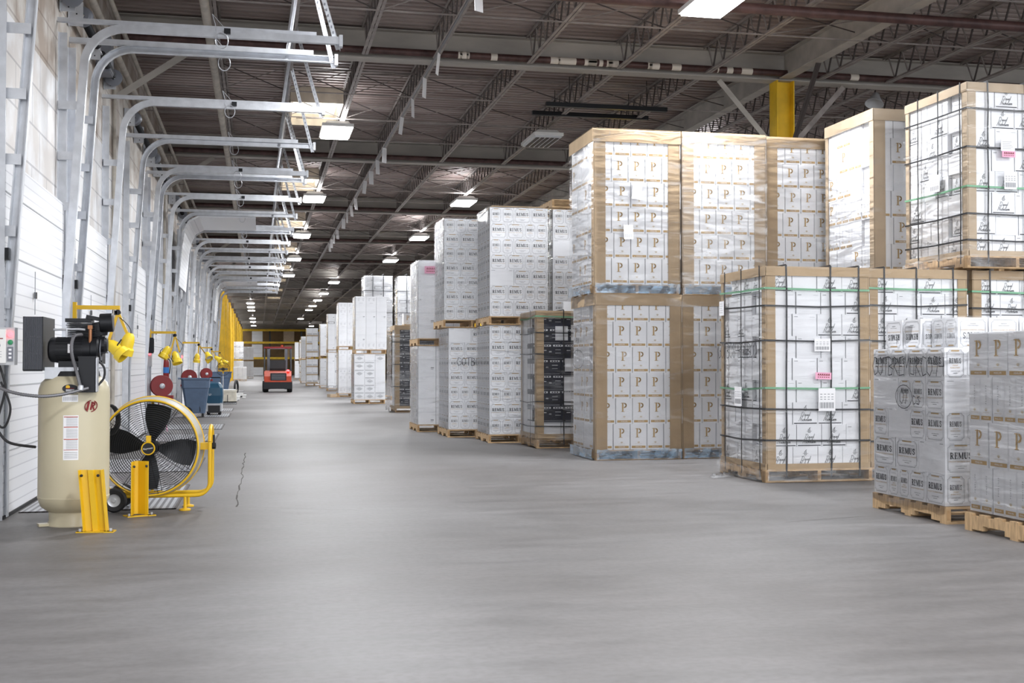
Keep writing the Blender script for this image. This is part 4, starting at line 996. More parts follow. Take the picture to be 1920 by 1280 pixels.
sheet(4.95, 17.45, .98, .22, .08, '-Y', 'pink paper label on front of the dark-carton load', 'pink')

# ---- bourbon carton double stacks
def rstack(name, X, Y, z, nr, seed, nf=3, ns=3, film_='film', pal=True, palw=1.04, pald=1.2):
    pallet(X-.02, Y-.02, z, palw, pald, 'wooden pallet under %s' % name)
    zt = cartons(name, X, Y, z+.14, [(f[:nf], s[:ns]) for f, s in remrows(nr, seed)], 'ornate-framed cartons in %s' % name, W=.98, D=1.12)
    wrapfilm(X, Y, X+.98, Y+1.12, z+.12, zt+.02, name, film_, amp=.01); return zt
a_, b_n = 'lower load right behind the dark one', 'upper load right behind the dark one'
z1 = rstack(a_, 3.70, 18.92, 0, 7, 11); rstack(b_n, 3.70, 18.9, z1+.01, 7, 12)
s = MB(); s.box(3.74, 18.95, z1*2+.03, 4.62, 19.9, z1*2+.045, 'kraft'); tag(s.build('card_sheet'), 'brown card sheet on top of the upper ornate-carton load', 'card sheet')
rstack('far upper load peeping beside gold-letter stack', 4.78, 18.95, z1+.01, 7, 13, ns=0); rstack('hidden lower load beside gold-letter stack', 4.80, 19.0, 0, 7, 14, nf=1, ns=0)
pallet(4.76, 18.93, z1*2+.16-.12, 1.04, 1.2, 'empty pallet resting on the far upper load')
a_, b_n = 'second lower ornate load with marker code', 'second upper ornate load in the row'
z2 = rstack(a_, 3.28, 20.55, 0, 7, 21); rstack(b_n, 3.20, 20.55, z2+.01, 7, 22, film_='film_heavy')
wr = [o for o in C.objects if o.name.startswith('stretch_wrap') and a_ in o['label']][0]
scrawl('GOTBO8R', 3.42, 20.52, 1.27, '-Y', .14, wr, .008, .6); scrawl('C', 3.86, 20.52, 1.5, '-Y', .12, wr, .008, .6, circle=(.05, .05, .06, .1))
# plain wrapped loads farther down the row (front-left corner x, y, tier heights...)
def qstack(name, X, Y, z, nr, kinds, nf=3, ns=3, seed=0, film_='film', pal=True, W=1.03, D=1.2, full=True):
    if pal: pallet(X-.02, Y-.02, z, W, D, 'wooden pallet under %s' % name)
    rr = random.Random(seed); rows = []
    for r in range(nr):
        kk = kinds[r % len(kinds)]; t_ = 0 if full else 0
        rows.append(([(kk if rr.random() < .75 else 'blank', t_) for _ in range(nf)], [('blank' if rr.random() < .6 else kk, 0) for _ in range(ns-1)]))
    zt = cartons(name, X, Y, z+.14, rows, 'cartons in %s' % name, D=D*.97)
    wrapfilm(X, Y, X+nf*.342, Y+D*.98, z+.12, zt+.01, name, film_, amp=.008); return zt
z3 = qstack('third lower load of plain cartons', 2.98, 22.35, 0, 6, ['mark', 'blank'], seed=1, film_='film_heavy'); qstack('third upper load of plain cartons', 2.98, 22.35, z3+.01, 6, ['blank', 'mark'], seed=2, film_='film_heavy')
sheet(3.22, 22.28, 3.1, .26, .14, '-Y', 'faded red and white label on third upper plain load', 'pink')
# second dark load, with grey pair of cartons on top
n_ = 'farther dark-carton load'
pallet(3.60, 31.7, 0, 1.2, 1.1, 'wooden pallet under the farther dark-carton load')
rows = [([('dk', 0), (('dk', 'dkw')[(r+i) % 4 == 0], 0), ('dk', 0)], [('dkw', 0), ('dkw', 0)], (0, .05)[r % 2]) for i, r in enumerate(range(9))]
zt = cartons(n_, 3.62, 31.72, .16, rows, 'dark cartons farther down')
protector('LTS', 3.60, 31.7, 4.8, 32.8, .1, zt+.02, n_, wd=.12); straps(3.6, 31.7, 4.8, 32.8, .05, zt+.03, (.45, .9), (), (.7, 1.3, 1.9), n_, w_=.02); wrapfilm(3.5, 31.68, 4.8, 32.8, .05, zt, n_, 'film_heavy', flare=.05)
for i in range(4):
    o = inst(CT['p'][0], 'gold_letter_carton', (3.95+i*.24, 31.95, zt+.02)); tag(o, 'gold-letter carton on top of farther dark load, %s from left' % ORD[i+1], 'carton', 'cartons on the farther dark load')
z4 = qstack('lower diamond-print load', 3.06, 38.85, 0, 6, ['diamond'], seed=3); qstack('upper load above diamond-print cartons', 3.10, 38.85, z4+.01, 7, ['script', 'mark', 'blank'], seed=4)
# pair of tall wrapped loads behind
for i, x in enumerate((3.75, 5.0)):
    nm = ('left', 'right')[i]+' tall grey-wrapped load'
    qstack(nm, x, 43, 2.4, 8, ['greyband', 'mark'], nf=3, ns=1, seed=30+i, film_='film_heavy', W=1.2); straps(x, 43, x+1.03, 44.1, 2.4, 4.6, (.3, .7), (), (3.2, 4.0), nm, w_=.02)
    qstack('load under %s' % nm, x, 43, 0, 8, ['blank'], nf=2, ns=1, seed=33+i)
FARS = [(3.12, 47.6, ['script', 'blank', 'script'], 1.95, 7, 7, 'fifth'), (3.3, 58.2, ['greyband', 'blank', 'mark'], 2.0, 7, 7, 'sixth'), (3.30, 65.5, ['blank', 'mark'], 1.9, 6, 7, 'seventh'), (2.86, 73.3, ['tanband', 'blank'], 1.9, 6, 7, 'eighth'), (2.9, 84.2, ['blank', 'script'], 2, 6, 6, 'ninth'), (3.2, 96, ['tanband', 'mark'], 2, 6, 6, 'tenth'), (3.1, 106, ['blank'], 2, 6, 6, 'eleventh')]
for x, y, kd, h, a, b_, nm in FARS:
    zt = qstack('%s lower load down the aisle' % nm, x, y, 0, a, kd, nf=2 if y > 70 else 3, ns=2, seed=int(y)); qstack('%s upper load down the aisle' % nm, x, y, zt+.01, b_, kd[::-1], nf=2 if y > 70 else 3, ns=2, seed=int(y)+1)
for x, y, kd, a, b_, nm in ((-2.35, 104, ['greyband', 'mark'], 6, 6, 'left-wall far'), (-1.55, 116, ['blank'], 6, 5, 'left-wall farther'), (-2.0, 96, ['blank'], 4, 0, 'left-wall low')):
    zt = qstack('%s lower load' % nm, x, y, 0, a, ['blank'] if b_ else kd, ns=1, seed=int(y))
    if b_: qstack('%s upper load' % nm, x, y, zt+.01, b_, kd, ns=1, seed=int(y)+2)
s = MB(); 
for (dx, dy, rz) in ((0, 0, .3), (.25, .1, -.4), (.1, .3, 1.2)): s.box(2.75+dx, 47+dy, .0+dx*.2, 3.15+dx, 47.1+dy, .02+dx*.2, 'pallet_wood', rz)
s.box(2.7, 47.1, .0, 3.0, 47.4, .12, 'kraft_pale', .4)
tag(s.build('broken_pallet_boards'), 'small heap of broken tan boards on the aisle floor far away', 'scrap wood')
# storage rack at the far end
r_ = empty('storage_rack', (0, 150, 0), 'distant storage rack with yellow beams and dark uprights closing the aisle', 'storage rack')
for x in (-2.6, 1.2, 5.1, 9.0, 12.9):
    s = MB(); s.box(x, 0, 0, x+.2, .15, 5.7, 'black_metal'); s.box(x, 1.1, 0, x+.2, 1.25, 5.7, 'black_metal'); s.build('upright', r_)
for z in (2.0, 3.95, 5.5):
    s = MB(); s.box(-2.6, -.05, z, 12.9, 0, z+.26, 'yellow_column'); s.build('beam', r_)
for i, (x, z, k_, h) in enumerate(((-.9, 2.26, 'carton', 1.6), (-.9, 4.2, 'carton', 1.4), (3.0, 4.2, 'kraft_pale', 1.4), (3.1, 2.26, 'kraft', 1.5), (6.1, 2.26, 'carton', 1.5), (6.2, 4.2, 'carton_side', 1.3), (-.8, 0.0, 'carton', 1.0), (5.4, 0, 'kraft_pale', 1.5))):
    s = MB()
    for lv in range(3): s.box(x, 150.1+(lv % 2)*.01, z+lv*h/3, x+1.3, 151.2, z+(lv+1)*h/3-.01, k_)
    tag(s.build('carton_load'), 'distant block of %s cartons on the end rack, %s' % ('white' if 'carton' in k_ else 'tan', ORD[i+1]), 'carton load', 'loads on the end rack')

# ================================================================ EQUIPMENT ON THE LEFT
def arc(c, r, a0, a1, n, pl='xz', y=0):
    out = []
    for i in range(n+1):
        t = R(a0+(a1-a0)*i/n); a, b_ = c[0]+r*math.cos(t), c[1]+r*math.sin(t)
        out.append((a, y, b_) if pl == 'xz' else (y, a, b_))
    return out
# ---- air compressor
AC = (-1.455, 10.0)
t = empty('air_compressor', (AC[0], AC[1], 0), 'beige upright tank air compressor with black motor head by the dock wall', 'air compressor')
rt = .272
s = MB(); s.lathe([(0, .085), (.12, .09), (.2, .115), (.25, .155), (rt, .215), (rt, .22), (rt+.003, .222), (rt+.003, .232), (rt, .234), (rt, 1.06), (rt-.004, 1.09), (rt-.02, 1.14), (.20, 1.19), (.12, 1.215), (0, 1.22)], 'compressor_beige', n=48); tank = s.build('tank', t, smooth=True)
s = MB(); s.lathe([(.19, .13), (.185, .04), (.20, .015), (.20, 0), (.17, 0), (.17, .12)], 'compressor_beige', n=32)
for a in (200, 320, 80): s.cbox((.22*math.cos(R(a)), .22*math.sin(R(a)), .012), (.1, .08, .02), 'compressor_beige', Matrix.Rotation(R(a), 3, 'Z'))
s.build('base_ring', t, smooth=True)
s = MB(); s.box(-.20, -.16, 1.25, .24, .18, 1.262, 'galv'); s.box(-.20, -.17, 1.17, .02, -.155, 1.262, 'galv'); s.box(-.12, -.12, 1.19, -.06, .12, 1.25, 'black_metal'); s.box(.1, -.12, 1.19, .16, .12, 1.25, 'black_metal')
s.lathe([(0, 1.19), (.2, 1.19), (.19, 1.23), (0, 1.24)], 'black_metal', n=24); s.build('top_plate', t, smooth=True)
# belt guard
s = MB(); gx = -.335; s.box(gx, -.20, 1.245, gx+.035, .30, 1.255, 'black_metal'); 
s.box(-.35, -.20, 1.235, -.21, .32, 1.66, 'black_metal')
for i in range(30): z = 0
for i in range(20): s.box(-.348+i*.0069, -.218, 1.245, -.3460+i*.0069, -.21, 1.655, 'galv_dark')
s.box(-.355, -.214, 1.235, -.34, .32, 1.66, 'black_metal'); s.box(-.215, -.214, 1.235, -.205, .32, 1.66, 'black_metal')
for z in (1.235, 1.37, 1.5, 1.655): s.box(-.35, -.214, z-.004, -.21, -.2, z+.004, 'black_metal')
s.build('belt_guard', t)
# motor
s = MB(); s.lathe([(0, -.20), (.07, -.2), (.095, -.185), (.1, -.17), (.1, .12), (.105, .125), (.105, .17), (.09, .185), (0, .19)], 'black_metal', (.02, -.1, 1.40), (1, 0, 0), 32)
for a in range(0, 360, 15): s.cbox((-.02, -.1+.1*math.cos(R(a)), 1.40+.1*math.sin(R(a))), (.2, .006, .012), 'black_metal', Matrix.Rotation(R(a), 3, 'X'))
s.box(-.1, -.16, 1.262, .14, -.04, 1.31, 'black_metal'); mo = s.build('motor', t, smooth=True)
s = MB(); s.lathe([(.055, .0), (.085, .0), (.085, .006), (.055, .006)], 'galv_dark', (.212, -.1, 1.40), (1, 0, 0), 24); s.cbox((-.01, -.203, 1.41), (.028, .004, .07), 'paper'); s.build('end_ring', mo, smooth=True)
# pump head with fins, cylinders, filter
s = MB(); s.cbox((.11, .1, 1.44), (.2, .22, .3), 'black_metal')
for i in range(8): s.cbox((.07, .06, 1.515+i*.014), (.26-.01*(i % 2), .24, .006), 'black_metal')
s.cbox((.03, .05, 1.64), (.2, .18, .03), 'black_metal'); s.cbox((.14, .02, 1.66), (.1, .14, .03), 'black_metal', Matrix.Rotation(.2, 3, 'Y'))
s.lathe([(0, -.1), (.06, -.1), (.07, -.05), (.07, .04), (.05, .06), (0, .06)], 'black_metal', (.2, -.06, 1.44), (1, 0, 0), 20); s.lathe([(0, -.04), (.06, -.04), (.065, 0), (.06, .06), (0, .07)], 'black_metal', (.19, 0, 1.56), (0, 0, 1), 20)
for i in range(5): s.cbox((.2, -.02, 1.38+i*.028), (.1, .16, .01), 'black_metal')
pm = s.build('pump', t, smooth=False)
s = MB(); s.tube([(-.14, -.14, 1.56), (.05, -.15, 1.565), (.1, -.15, 1.56)], .009, 'galv', 8); s.tube([(-.04, -.15, 1.57), (-.04, -.15, 1.50)], .006, 'galv', 8); s.tube([(.14, -.16, 1.58), (.14, -.17, 1.44), (.14, -.16, 1.40)], .014, 'copper', 10); s.cbox((.14, -.165, 1.58), (.035, .03, .03), 'copper'); s.build('pipework', t, smooth=True)
s = MB(); s.lathe([(0, -.045), (.072, -.045), (.076, -.04), (.076, .05), (.07, .056), (0, .056)], 'black_metal', (.245, -.05, 1.62), (1, 0, .05), 28); s.build('air_filter', t, smooth=True)
# control box and flexible conduit
s = MB(); s.box(.075, -.33, 1.065, .205, -.22, 1.345, 'black_metal'); s.box(.2, -.33, 1.07, .213, -.22, 1.34, 'galv'); s.box(.07, -.335, 1.335, .21, -.22, 1.348, 'black_metal'); cb_ = s.build('starter_box', t)
s = MB()
def flex(pts, r, k='conduit', seg=60):
    # smooth path with ribs
    P = [Vector(p) for p in pts]; out = []
    for i in range(len(P)-1):
        p0 = P[max(i-1, 0)]; p1 = P[i]; p2 = P[i+1]; p3 = P[min(i+2, len(P)-1)]; m_ = max(4, int((p2-p1).length/.009))
        for j in range(m_):
            u = j/m_; out.append(.5*((2*p1)+(-p0+p2)*u+(2*p0-5*p1+4*p2-p3)*u*u+(-p0+3*p1-3*p2+p3)*u**3))
    out.append(P[-1]); return out
pth = flex([(.08, -.19, 1.52), (.03, -.27, 1.50), (.02, -.30, 1.38), (.07, -.37, 1.22), (.1, -.38, 1.10)], .013)
s.tube(pth, [.0145 if i % 2 else .0125 for i in range(len(pth))], 'conduit', 8); s.lathe([(.02, -.02), (.024, 0), (.02, .02)], 'galv', (.1, -.38, 1.1), (0, .3, 1), 14); s.build('flexible_conduit', t, smooth=True)
s = MB(); s.tube(flex([(.2, -.2, 1.32), (.25, -.2, 1.26), (.25, -.2, 1.18), (.21, -.22, 1.12)], .01), .009, 'black_rubber', 8); s.build('hose', t, smooth=True)
# stickers on the tank (bent round the shell)
def curved(name, a0, a1, z0, z1, k, parent, off=.0015, label=None, n=8):
    s = MB(); vs = []
    for i in range(n+1):
        a = R(a0+(a1-a0)*i/n); vs += [((rt+off)*math.cos(a), (rt+off)*math.sin(a), z0), ((rt+off)*math.cos(a), (rt+off)*math.sin(a), z1)]
    s.add(vs, [(2*i, 2*i+2, 2*i+3, 2*i+1) for i in range(n)], k); return s
# camera direction from the tank is about angle -82 degrees
def tank_pt(a, z, off=.003): return Vector(((rt+off)*math.cos(R(a)), (rt+off)*math.sin(R(a)), z))
s = curved('x', -99, -75, .535, .885, 'paper', t)
for i, (z0, z1) in enumerate(((.62, .695), (.71, .79), (.80, .87))):
    c = curved('x', -98, -76, z1, z1+.006, 'orange', t, .0022); s.add(c.v, c.f, 'orange')
    for j in range(7): c = curved('x', -94, -76.5, z0+j*.0108, z0+j*.0108+.005, 'ink_soft', t, .0022); s.add(c.v, c.f, 'ink_soft')
c = curved('x', -98, -76, .612, .616, 'orange', t, .0022); s.add(c.v, c.f, 'orange')
for j in range(4): c = curved('x', -97, -76.5, .55+j*.014, .556+j*.014, 'ink_soft', t, .0022); s.add(c.v, c.f, 'ink_soft')
o = s.build('warning_label', t); o['label'] = 'white warning sticker with orange rules'
s = curved('x', -101, -76, .99, 1.045, 'paper', t)
for i in range(11): c = curved('x', -99+i*2, -98+i*2, 1.0, 1.03, 'ink_soft', t, .002); s.add(c.v, c.f, 'ink_soft')
c = curved('x', -101, -76, 1.05, 1.055, 'ink', t); s.add(c.v, c.f, 'ink')
vs = [tank_pt(-88.5, 1.095, .002)]+[tank_pt(-88.5+12.5*math.cos(R(q)), 1.095+.033*math.sin(R(q)), .002) for q in range(0, 360, 15)]
s.add(vs, [(0, i+1, (i+1) % 24+1) for i in range(24)], 'ink')
vs = [tank_pt(-92, 1.108, .004)]+[tank_pt(-92+3.4*math.cos(R(q)), 1.108+.014*math.sin(R(q)), .004) for q in range(0, 360, 30)]
s.add(vs, [(0, i+1, (i+1) % 12+1) for i in range(12)], 'yellow')
for z, q in ((1.094, 'red'), (1.083, 'paper'), (1.074, 'paper')): c = curved('x', -95, -82, z, z+.005, q, t, .005); s.add(c.v, c.f, q)
o = s.build('maker_label', t); o['label'] = 'black oval badge above white sticker'
# IR emblem
s = MB(); A0 = -55.0; P = tank_pt(A0, .955, .004); n = Vector((math.cos(R(A0)), math.sin(R(A0)), 0)); u = Vector((-math.sin(R(A0)), math.cos(R(A0)), 0)); sl = .25
for a0, a1 in ((100, 250), (-80, 75)):
    s.strokes([(.008, [(.050*math.cos(R(q)), .044*math.sin(R(q))) for q in range(a0, a1+1, 12)])], P, u, UP, 'red', slant=.15)
s.strokes([(.019, [(-.026, -.026), (-.026, .03)]), (.016, [(.004, -.026), (.004, .03)]), (.013, [(.0, .026), (.022, .024), (.027, .013), (.02, .003), (.004, .002)]), (.013, [(.014, .0), (.03, -.026)])], P, u, UP, 'red', slant=sl)
o = s.build('emblem', t); o['label'] = 'red ringed letters IR'
# cables from the wall to the compressor
s = MB(); pth = flex([(-2.1, 9.55, 1.25), (-1.9, 9.5, 1.10), (-1.68, 9.5, 1.045), (-1.5, 9.55, 1.05), (-1.3, 9.64, 1.10)], .013)
s.tube(pth, [.0135 if i % 2 else .0115 for i in range(len(pth))], 'conduit', 8); tag(s.build('armoured_cable', smooth=True), 'ribbed grey armoured cable sagging across front of compressor tank', 'cable')
s = MB(); s.tube(flex([(-2.08, 9.8, .86), (-2.0, 9.75, .80), (-1.9, 9.75, .68), (-1.73, 9.9, .63)], .012), .011, 'black_rubber', 8); s.cbox((-2.08, 9.8, .87), (.05, .05, .05), 'red'); tag(s.build('air_hose', smooth=True), 'black air hose with red fitting from wall to compressor', 'hose')
s = MB(); s.tube(flex([(-1.98, 9.75, 1.3), (-1.93, 9.75, 1.1), (-1.98, 9.75, .85), (-1.93, 9.75, .8), (-1.89, 9.75, .95), (-1.96, 9.75, 1.15)], .01), .009, 'black_rubber', 8); tag(s.build('cable', smooth=True), 'black looped cable hanging below the grey control box', 'cable')
# control box
t = empty('control_box', (-2.04, 9.7, 1.28), 'pale grey control box with glowing red button at left picture edge', 'control box')
s = MB(); s.box(-.1, -.02, 0, .19, .1, .29, 'grey_paint'); s.box(-.1, -.035, .015, .13, -.02, .275, 'white_plastic'); s.build('housing', t)
s = MB(); s.lathe([(.0, .0), (.022, 0), (.02, .014), (0, .02)], 'red_lamp', (.16, -.02, .235), (0, -1, 0), 16); o = s.build('stop_button', t, smooth=True); o['label'] = 'glowing red button'
s = MB(); s.lathe([(.0, .0), (.02, 0), (.018, .014), (0, .018)], 'green', (.16, -.02, .175), (0, -1, 0), 16); o = s.build('start_button', t, smooth=True); o['label'] = 'green button'
s = MB(); s.box(.14, -.03, .03, .18, -.02, .14, 'galv_dark')
for z in (.05, .08, .11): s.box(.15, -.035, z, .17, -.03, z+.015, 'paper')
s.build('switch_strip', t)
s = MB(); s.rect((0, -.0365, 0), (1, 0, 0), (0, 0, 1), -.05, .2, .11, .208, 'red')
s.strokes([(.004, [(.07+.02*math.cos(R(q)), .15+.02*math.sin(R(q))) for q in range(0, 361, 30)]), (.004, [(.056, .164), (.084, .136)])], (0, -.0365, 0), (1, 0, 0), (0, 0, 1), 'ink_grey')
for z in (.06, .08, .1): s.rect((0, -.0365, 0), (1, 0, 0), (0, 0, 1), -.05, z, .1, z+.005, 'ink_soft')
s.build('sticker', t)
for i, y in enumerate((23.4, 32.9, 42.3)):
    s = MB(); s.box(WX, y, 1.25, WX+.14, y+.1, 1.6, 'grey_paint'); o = s.build('control_box'); tag(o, 'small grey control box with red light on wall, %s down the aisle' % ORD[i+2], 'control box', 'wall control boxes')
    s = MB(); s.lathe([(0, 0), (.03, 0), (.026, .02), (0, .026)], 'red_lamp', (WX+.1, y-.0, 1.5), (0, -1, 0), 12); s.build('red_light', o)

# ---- drum fan
FC = Vector((-.935, 10.75, .555)); fa = R(2.5)
t = empty('drum_fan', (FC.x, FC.y, 0), 'large yellow drum fan on two-wheeled tube stand beside the compressor', 'fan', rz=-fa)
H = FC.z
s = MB(); s.lathe([(.40, -.02), (.42, -.03), (.428, -.02), (.415, .0), (.422, .1), (.436, .20), (.442, .205), (.442, .225), (.432, .23), (.425, .2), (.412, .1), (.40, .0), (.40, -.02)], 'fan_grey', (0, 0, H), (0, 1, 0), 64); dr_ = s.build('drum', t, smooth=True)
s = MB()
for r_0, y in ((.415, -.03), (.441, .228)): s.tube([(r_0*math.cos(R(q)), y, H+r_0*math.sin(R(q))) for q in range(0, 360, 6)], .0095, 'yellow', 8, closed=True)
o = s.build('rim', t, smooth=True); o['label'] = 'yellow rolled rim'
def guard(y, k_, dome):
    s = MB()
    for i in range(19):
        r_0 = .075+i*.0182; s.tube([(r_0*math.cos(R(q)), y-dome*(1-(r_0/.41)**2), H+r_0*math.sin(R(q))) for q in range(0, 360, 10)], .0022, k_, 4, closed=True)
    for q in range(0, 360, 45):
        s.tube([(r_0*math.cos(R(q+11)), y-dome*(1-(r_0/.41)**2), H+r_0*math.sin(R(q+11))) for r_0 in (.06, .2, .3, .41)], .0028, k_, 5)
    return s
guard(-.035, 'black_metal', .05).build('front_guard', t, smooth=True); guard(.222, 'black_metal', -.02).build('rear_guard', t, smooth=True)
s = MB()
for b0 in (80, 170, 260, 350):
    vs = []; nr, nc = 6, 5
    for i in range(nr):
        r_0 = .06+i*.064; half = (21+7*math.sin(math.pi*i/(nr-1)))*(1-.25*i/nr)
        for j in range(nc): a = R(b0+half*(j/(nc-1)*2-1)*1.0); vs.append((r_0*math.cos(a), .13+.07*(j/(nc-1)-.5), H+r_0*math.sin(a)))
    s.add(vs, [(i*nc+j, i*nc+j+1, (i+1)*nc+j+1, (i+1)*nc+j) for i in range(nr-1) for j in range(nc-1)], 'black_metal')
    s.add([(a, b_+.004, c) for a, b_, c in vs], [(i*nc+j, (i+1)*nc+j, (i+1)*nc+j+1, i*nc+j+1) for i in range(nr-1) for j in range(nc-1)], 'black_metal')
s.build('blades', t, smooth=True)
s = MB(); s.lathe([(0, .08), (.06, .08), (.07, .1), (.07, .19), (.05, .21), (0, .21)], 'black_metal', (0, 0, H), (0, 1, 0), 24); s.box(-.012, .17, H-.41, .012, .20, H+.41, 'yellow'); s.build('motor', t, smooth=True)
s = MB(); s.lathe([(0, -.112), (.048, -.112), (.05, -.108), (.05, -.08), (0, -.08)], 'black_metal', (0, 0, H), (0, 1, 0), 28); s.tube([(.053*math.cos(R(q)), -.108, H+.053*math.sin(R(q))) for q in range(0, 360, 15)], .007, 'yellow', 6, closed=True)
text_mesh(1, 'Raymaxx', Vector((0, -.1135, H)), Vector((1, 0, .15)), UP, .022, 'paper', s); s.box(-.02, -.09, H+.05, .02, -.05, H+.11, 'yellow'); s.build('hub_badge', t, smooth=True)
# stand
s = MB()
for y in (.02, .30):
    p = [(-.35, y, .13), (.38, y, .13)]+[(.40+.11*math.sin(R(q)), y, .24-.11*math.cos(R(q))) for q in range(10, 91, 16)]+[(.51, y, .60)]
    s.tube(p, .0165, 'yellow', 10)
s.tube([(.51, .02, .60), (.51, .04, .68), (.51, .09, .72), (.51, .16, .735), (.51, .23, .72), (.51, .28, .68), (.51, .30, .60)], .0165, 'yellow', 10)
s.tube([(-.35, .02, .13), (-.46, .02, .24), (-.48, .02, .55), (-.48, .16, .58), (-.48, .30, .55), (-.46, .3, .24), (-.35, .3, .13)], .0165, 'yellow', 10)
s.box(.42, .10, H-.03, .52, .22, H+.03, 'yellow'); s.box(-.50, .10, H-.03, -.42, .22, H+.03, 'yellow'); s.tube([(-.3, -.02, .105), (-.3, .34, .105)], .012, 'black_metal', 8); s.build('stand', t, smooth=True)
s = MB(); s.lathe([(0, -.02), (.03, -.02), (.03, .015), (0, .02)], 'black_metal', (.535, .16, H), (1, 0, 0), 16); s.box(.527, .12, H-.01, .545, .14, H+.1, 'black_metal'); s.build('tilt_knob', t, smooth=True)
for y in (.02, .30):
    s = MB(); s.tube([(.30, y, .02), (.30, y, .12)], .014, 'yellow', 8); s.lathe([(0, 0), (.05, 0), (.05, .012), (.02, .02), (0, .02)], 'yellow', (.30, y, 0), n=20); s.build('foot', t, smooth=True)
wh = MB(); wh.lathe([(.055, -.03), (.09, -.035), (.102, -.025), (.106, 0), (.102, .025), (.09, .035), (.055, .03)], 'black_rubber', (0, 0, 0), (0, 1, 0), 32); whm = wh.mesh('tyre', True)
hb = MB(); hb.lathe([(0, -.04), (.015, -.04), (.018, -.022), (.05, -.02), (.062, -.028), (.062, .028), (0, .02)], 'galv', (0, 0, 0), (0, 1, 0), 24); hbm = hb.mesh('hub', True)
for y in (-.06, .38):
    o = inst(whm, 'wheel', (-.285, y, .107), parent=t); inst(hbm, 'wheel_hub', (0, 0, 0), parent=o)
s = MB()
for i in range(6): s.tube([(-.33-.008*i+.08*math.cos(R(q)), -.0+i*.01, .80+.13*math.sin(R(q))) for q in range(0, 360, 20)], .008, 'black_rubber', 6, closed=True)
s.build('power_cord', t, smooth=True)

# ---- yellow track guards
def guard_post(name, x, y, rz, tilt, h, label, deep):
    t = empty('track_guard', (x, y, 0), label, 'track guard', rz=rz)
    t.rotation_euler = (0, 0, rz)
    s = MB(); tl = math.tan(tilt)
    def q(a, b_, z): return (a-z*tl, b_, z)
    wv = .088
    prof = [(-wv, 0), (-wv, .008), (-wv+.02, .03), (-.02, deep), (.02, deep), (wv-.02, .03), (wv, .008), (wv, 0), (wv-.006, -.0), (wv-.026, .02), (.018, deep-.008), (-.018, deep-.008), (-wv+.026, .02), (-wv+.006, 0)] if deep > .06 else [(-wv, -.03), (-wv, .03), (-wv+.008, .03), (-wv+.012, .012), (-.03, .018), (-.02, .0), (.02, 0), (.03, .018), (wv-.012, .012), (wv-.008, .05), (wv, .05), (wv, -.03), (wv-.008, -.03), (wv-.016, .0), (.03, .008), (.02, -.01), (-.02, -.01), (-.03, .008), (-wv+.016, 0), (-wv+.008, -.03)]
    n = len(prof); s.add([q(a, b_, .008) for a, b_ in prof]+[q(a, b_, h) for a, b_ in prof], [(i, (i+1) % n, n+(i+1) % n, n+i) for i in range(n)]+[tuple(range(n, 2*n))], 'yellow')
    s.build('channel', t)
    s = MB(); s.box(-wv-.05, -.05, 0, wv+.05, .0, .008, 'yellow'); s.box(-wv-.05, -.04, 0, -wv+.02, .08, .008, 'yellow'); s.box(wv-.02, -.06, 0, wv+.055, .05, .008, 'yellow'); s.build('foot_plate', t)
    s = MB()
    for a in (-1, 1): s.lathe([(0, 0), (.011, 0), (.011, .012), (0, .014)], 'black_metal', q(a*wv*.7-.0, -.035 if deep < .06 else -.002, h-.04), (0, -1, 0), 10); s.lathe([(0, .0), (.012, 0), (.012, .02), (0, .02)], 'galv', (a*(wv+.025), -.015, .008), (0, 0, 1), 10)
    s.build('bolt', t)
    return t
guard_post('a', -1.22, 9.50, R(-6), R(5), .475, 'leaning yellow steel track guard in front of the compressor tank', .05)
t2 = guard_post('b', -.985, 10.42, R(24), 0, .46, 'upright yellow steel track guard in front of the drum fan', .10)
t2.scale = (.85, 1, 1)

# ---- dock lamp arms
def lamp_arm(x, y, z, w_, l1, yaw, label, lamps, first=False):
    t = empty('dock_lamp', (x, y, z), label, 'dock lamp', 'yellow dock lamps')
    s = MB(); s.box(-w_, -.02, -.02, 0, .02, .025, 'yellow'); s.box(-w_-.04, -.03, -.12, -w_, .03, .06, 'yellow'); s.build('arm', t)
    s = MB(); s.lathe([(0, -.03), (.03, -.03), (.03, .03), (0, .03)], 'black_metal', (-.02, 0, -.05), (0, 1, 0), 16); s.box(-.06, -.03, -.08, -.03, .03, -.03, 'black_metal'); s.build('pivot', t, smooth=True)
    knee = []
    for (ex, ez) in l1:
        s = MB(); s.bar((-.02, 0, -.05), (ex, -.02, ez), .03, .04, 'yellow', up=(0, 1, 0)); s.build('link', t); knee.append((ex, ez))
    for (ex, ez, ang, fy) in lamps:
        d = Vector((math.sin(ang), fy, -math.cos(ang))).normalized(); o_ = Vector((ex, -.03, ez))
        s = MB(); s.lathe([(0, -.06), (.03, -.06), (.055, -.03), (.07, .02), (.075, .1), (.095, .12), (.097, .19), (.09, .19), (.085, .13), (.06, .11), (0, .1)], 'yellow_lamp', o_, d, 24); ls = s.build('lamp_head', t, smooth=True)
        s = MB(); s.lathe([(0, .125), (.082, .125), (.082, .13), (0, .13)], 'off_lens', o_, d, 20); s.build('lens', ls, smooth=True)
        s = MB(); c = d.orthogonal().normalized(); s.tube([o_+d*.05+c*.085+Vector((0, 0, .02)), o_+d*.10+c*.12, o_+d*.16+c*.09], .008, 'black_metal', 6); s.build('handle', ls, smooth=True)
    s = MB(); kx, kz = knee[0]
    s.tube(flex([(-.08, .02, -.02), (-.1, 0, -.2), (kx-.03, -.04, kz*.7), (kx+.05, -.05, kz-.02)], .005), .005, 'black_rubber', 6); s.tube(flex([(-.04, 0, -.08), (.06, -.05, -.16), (.12, -.05, -.25), (knee[-1][0], -.05, knee[-1][1])], .005), .005, 'black_rubber', 6); s.build('cable', t, smooth=True)
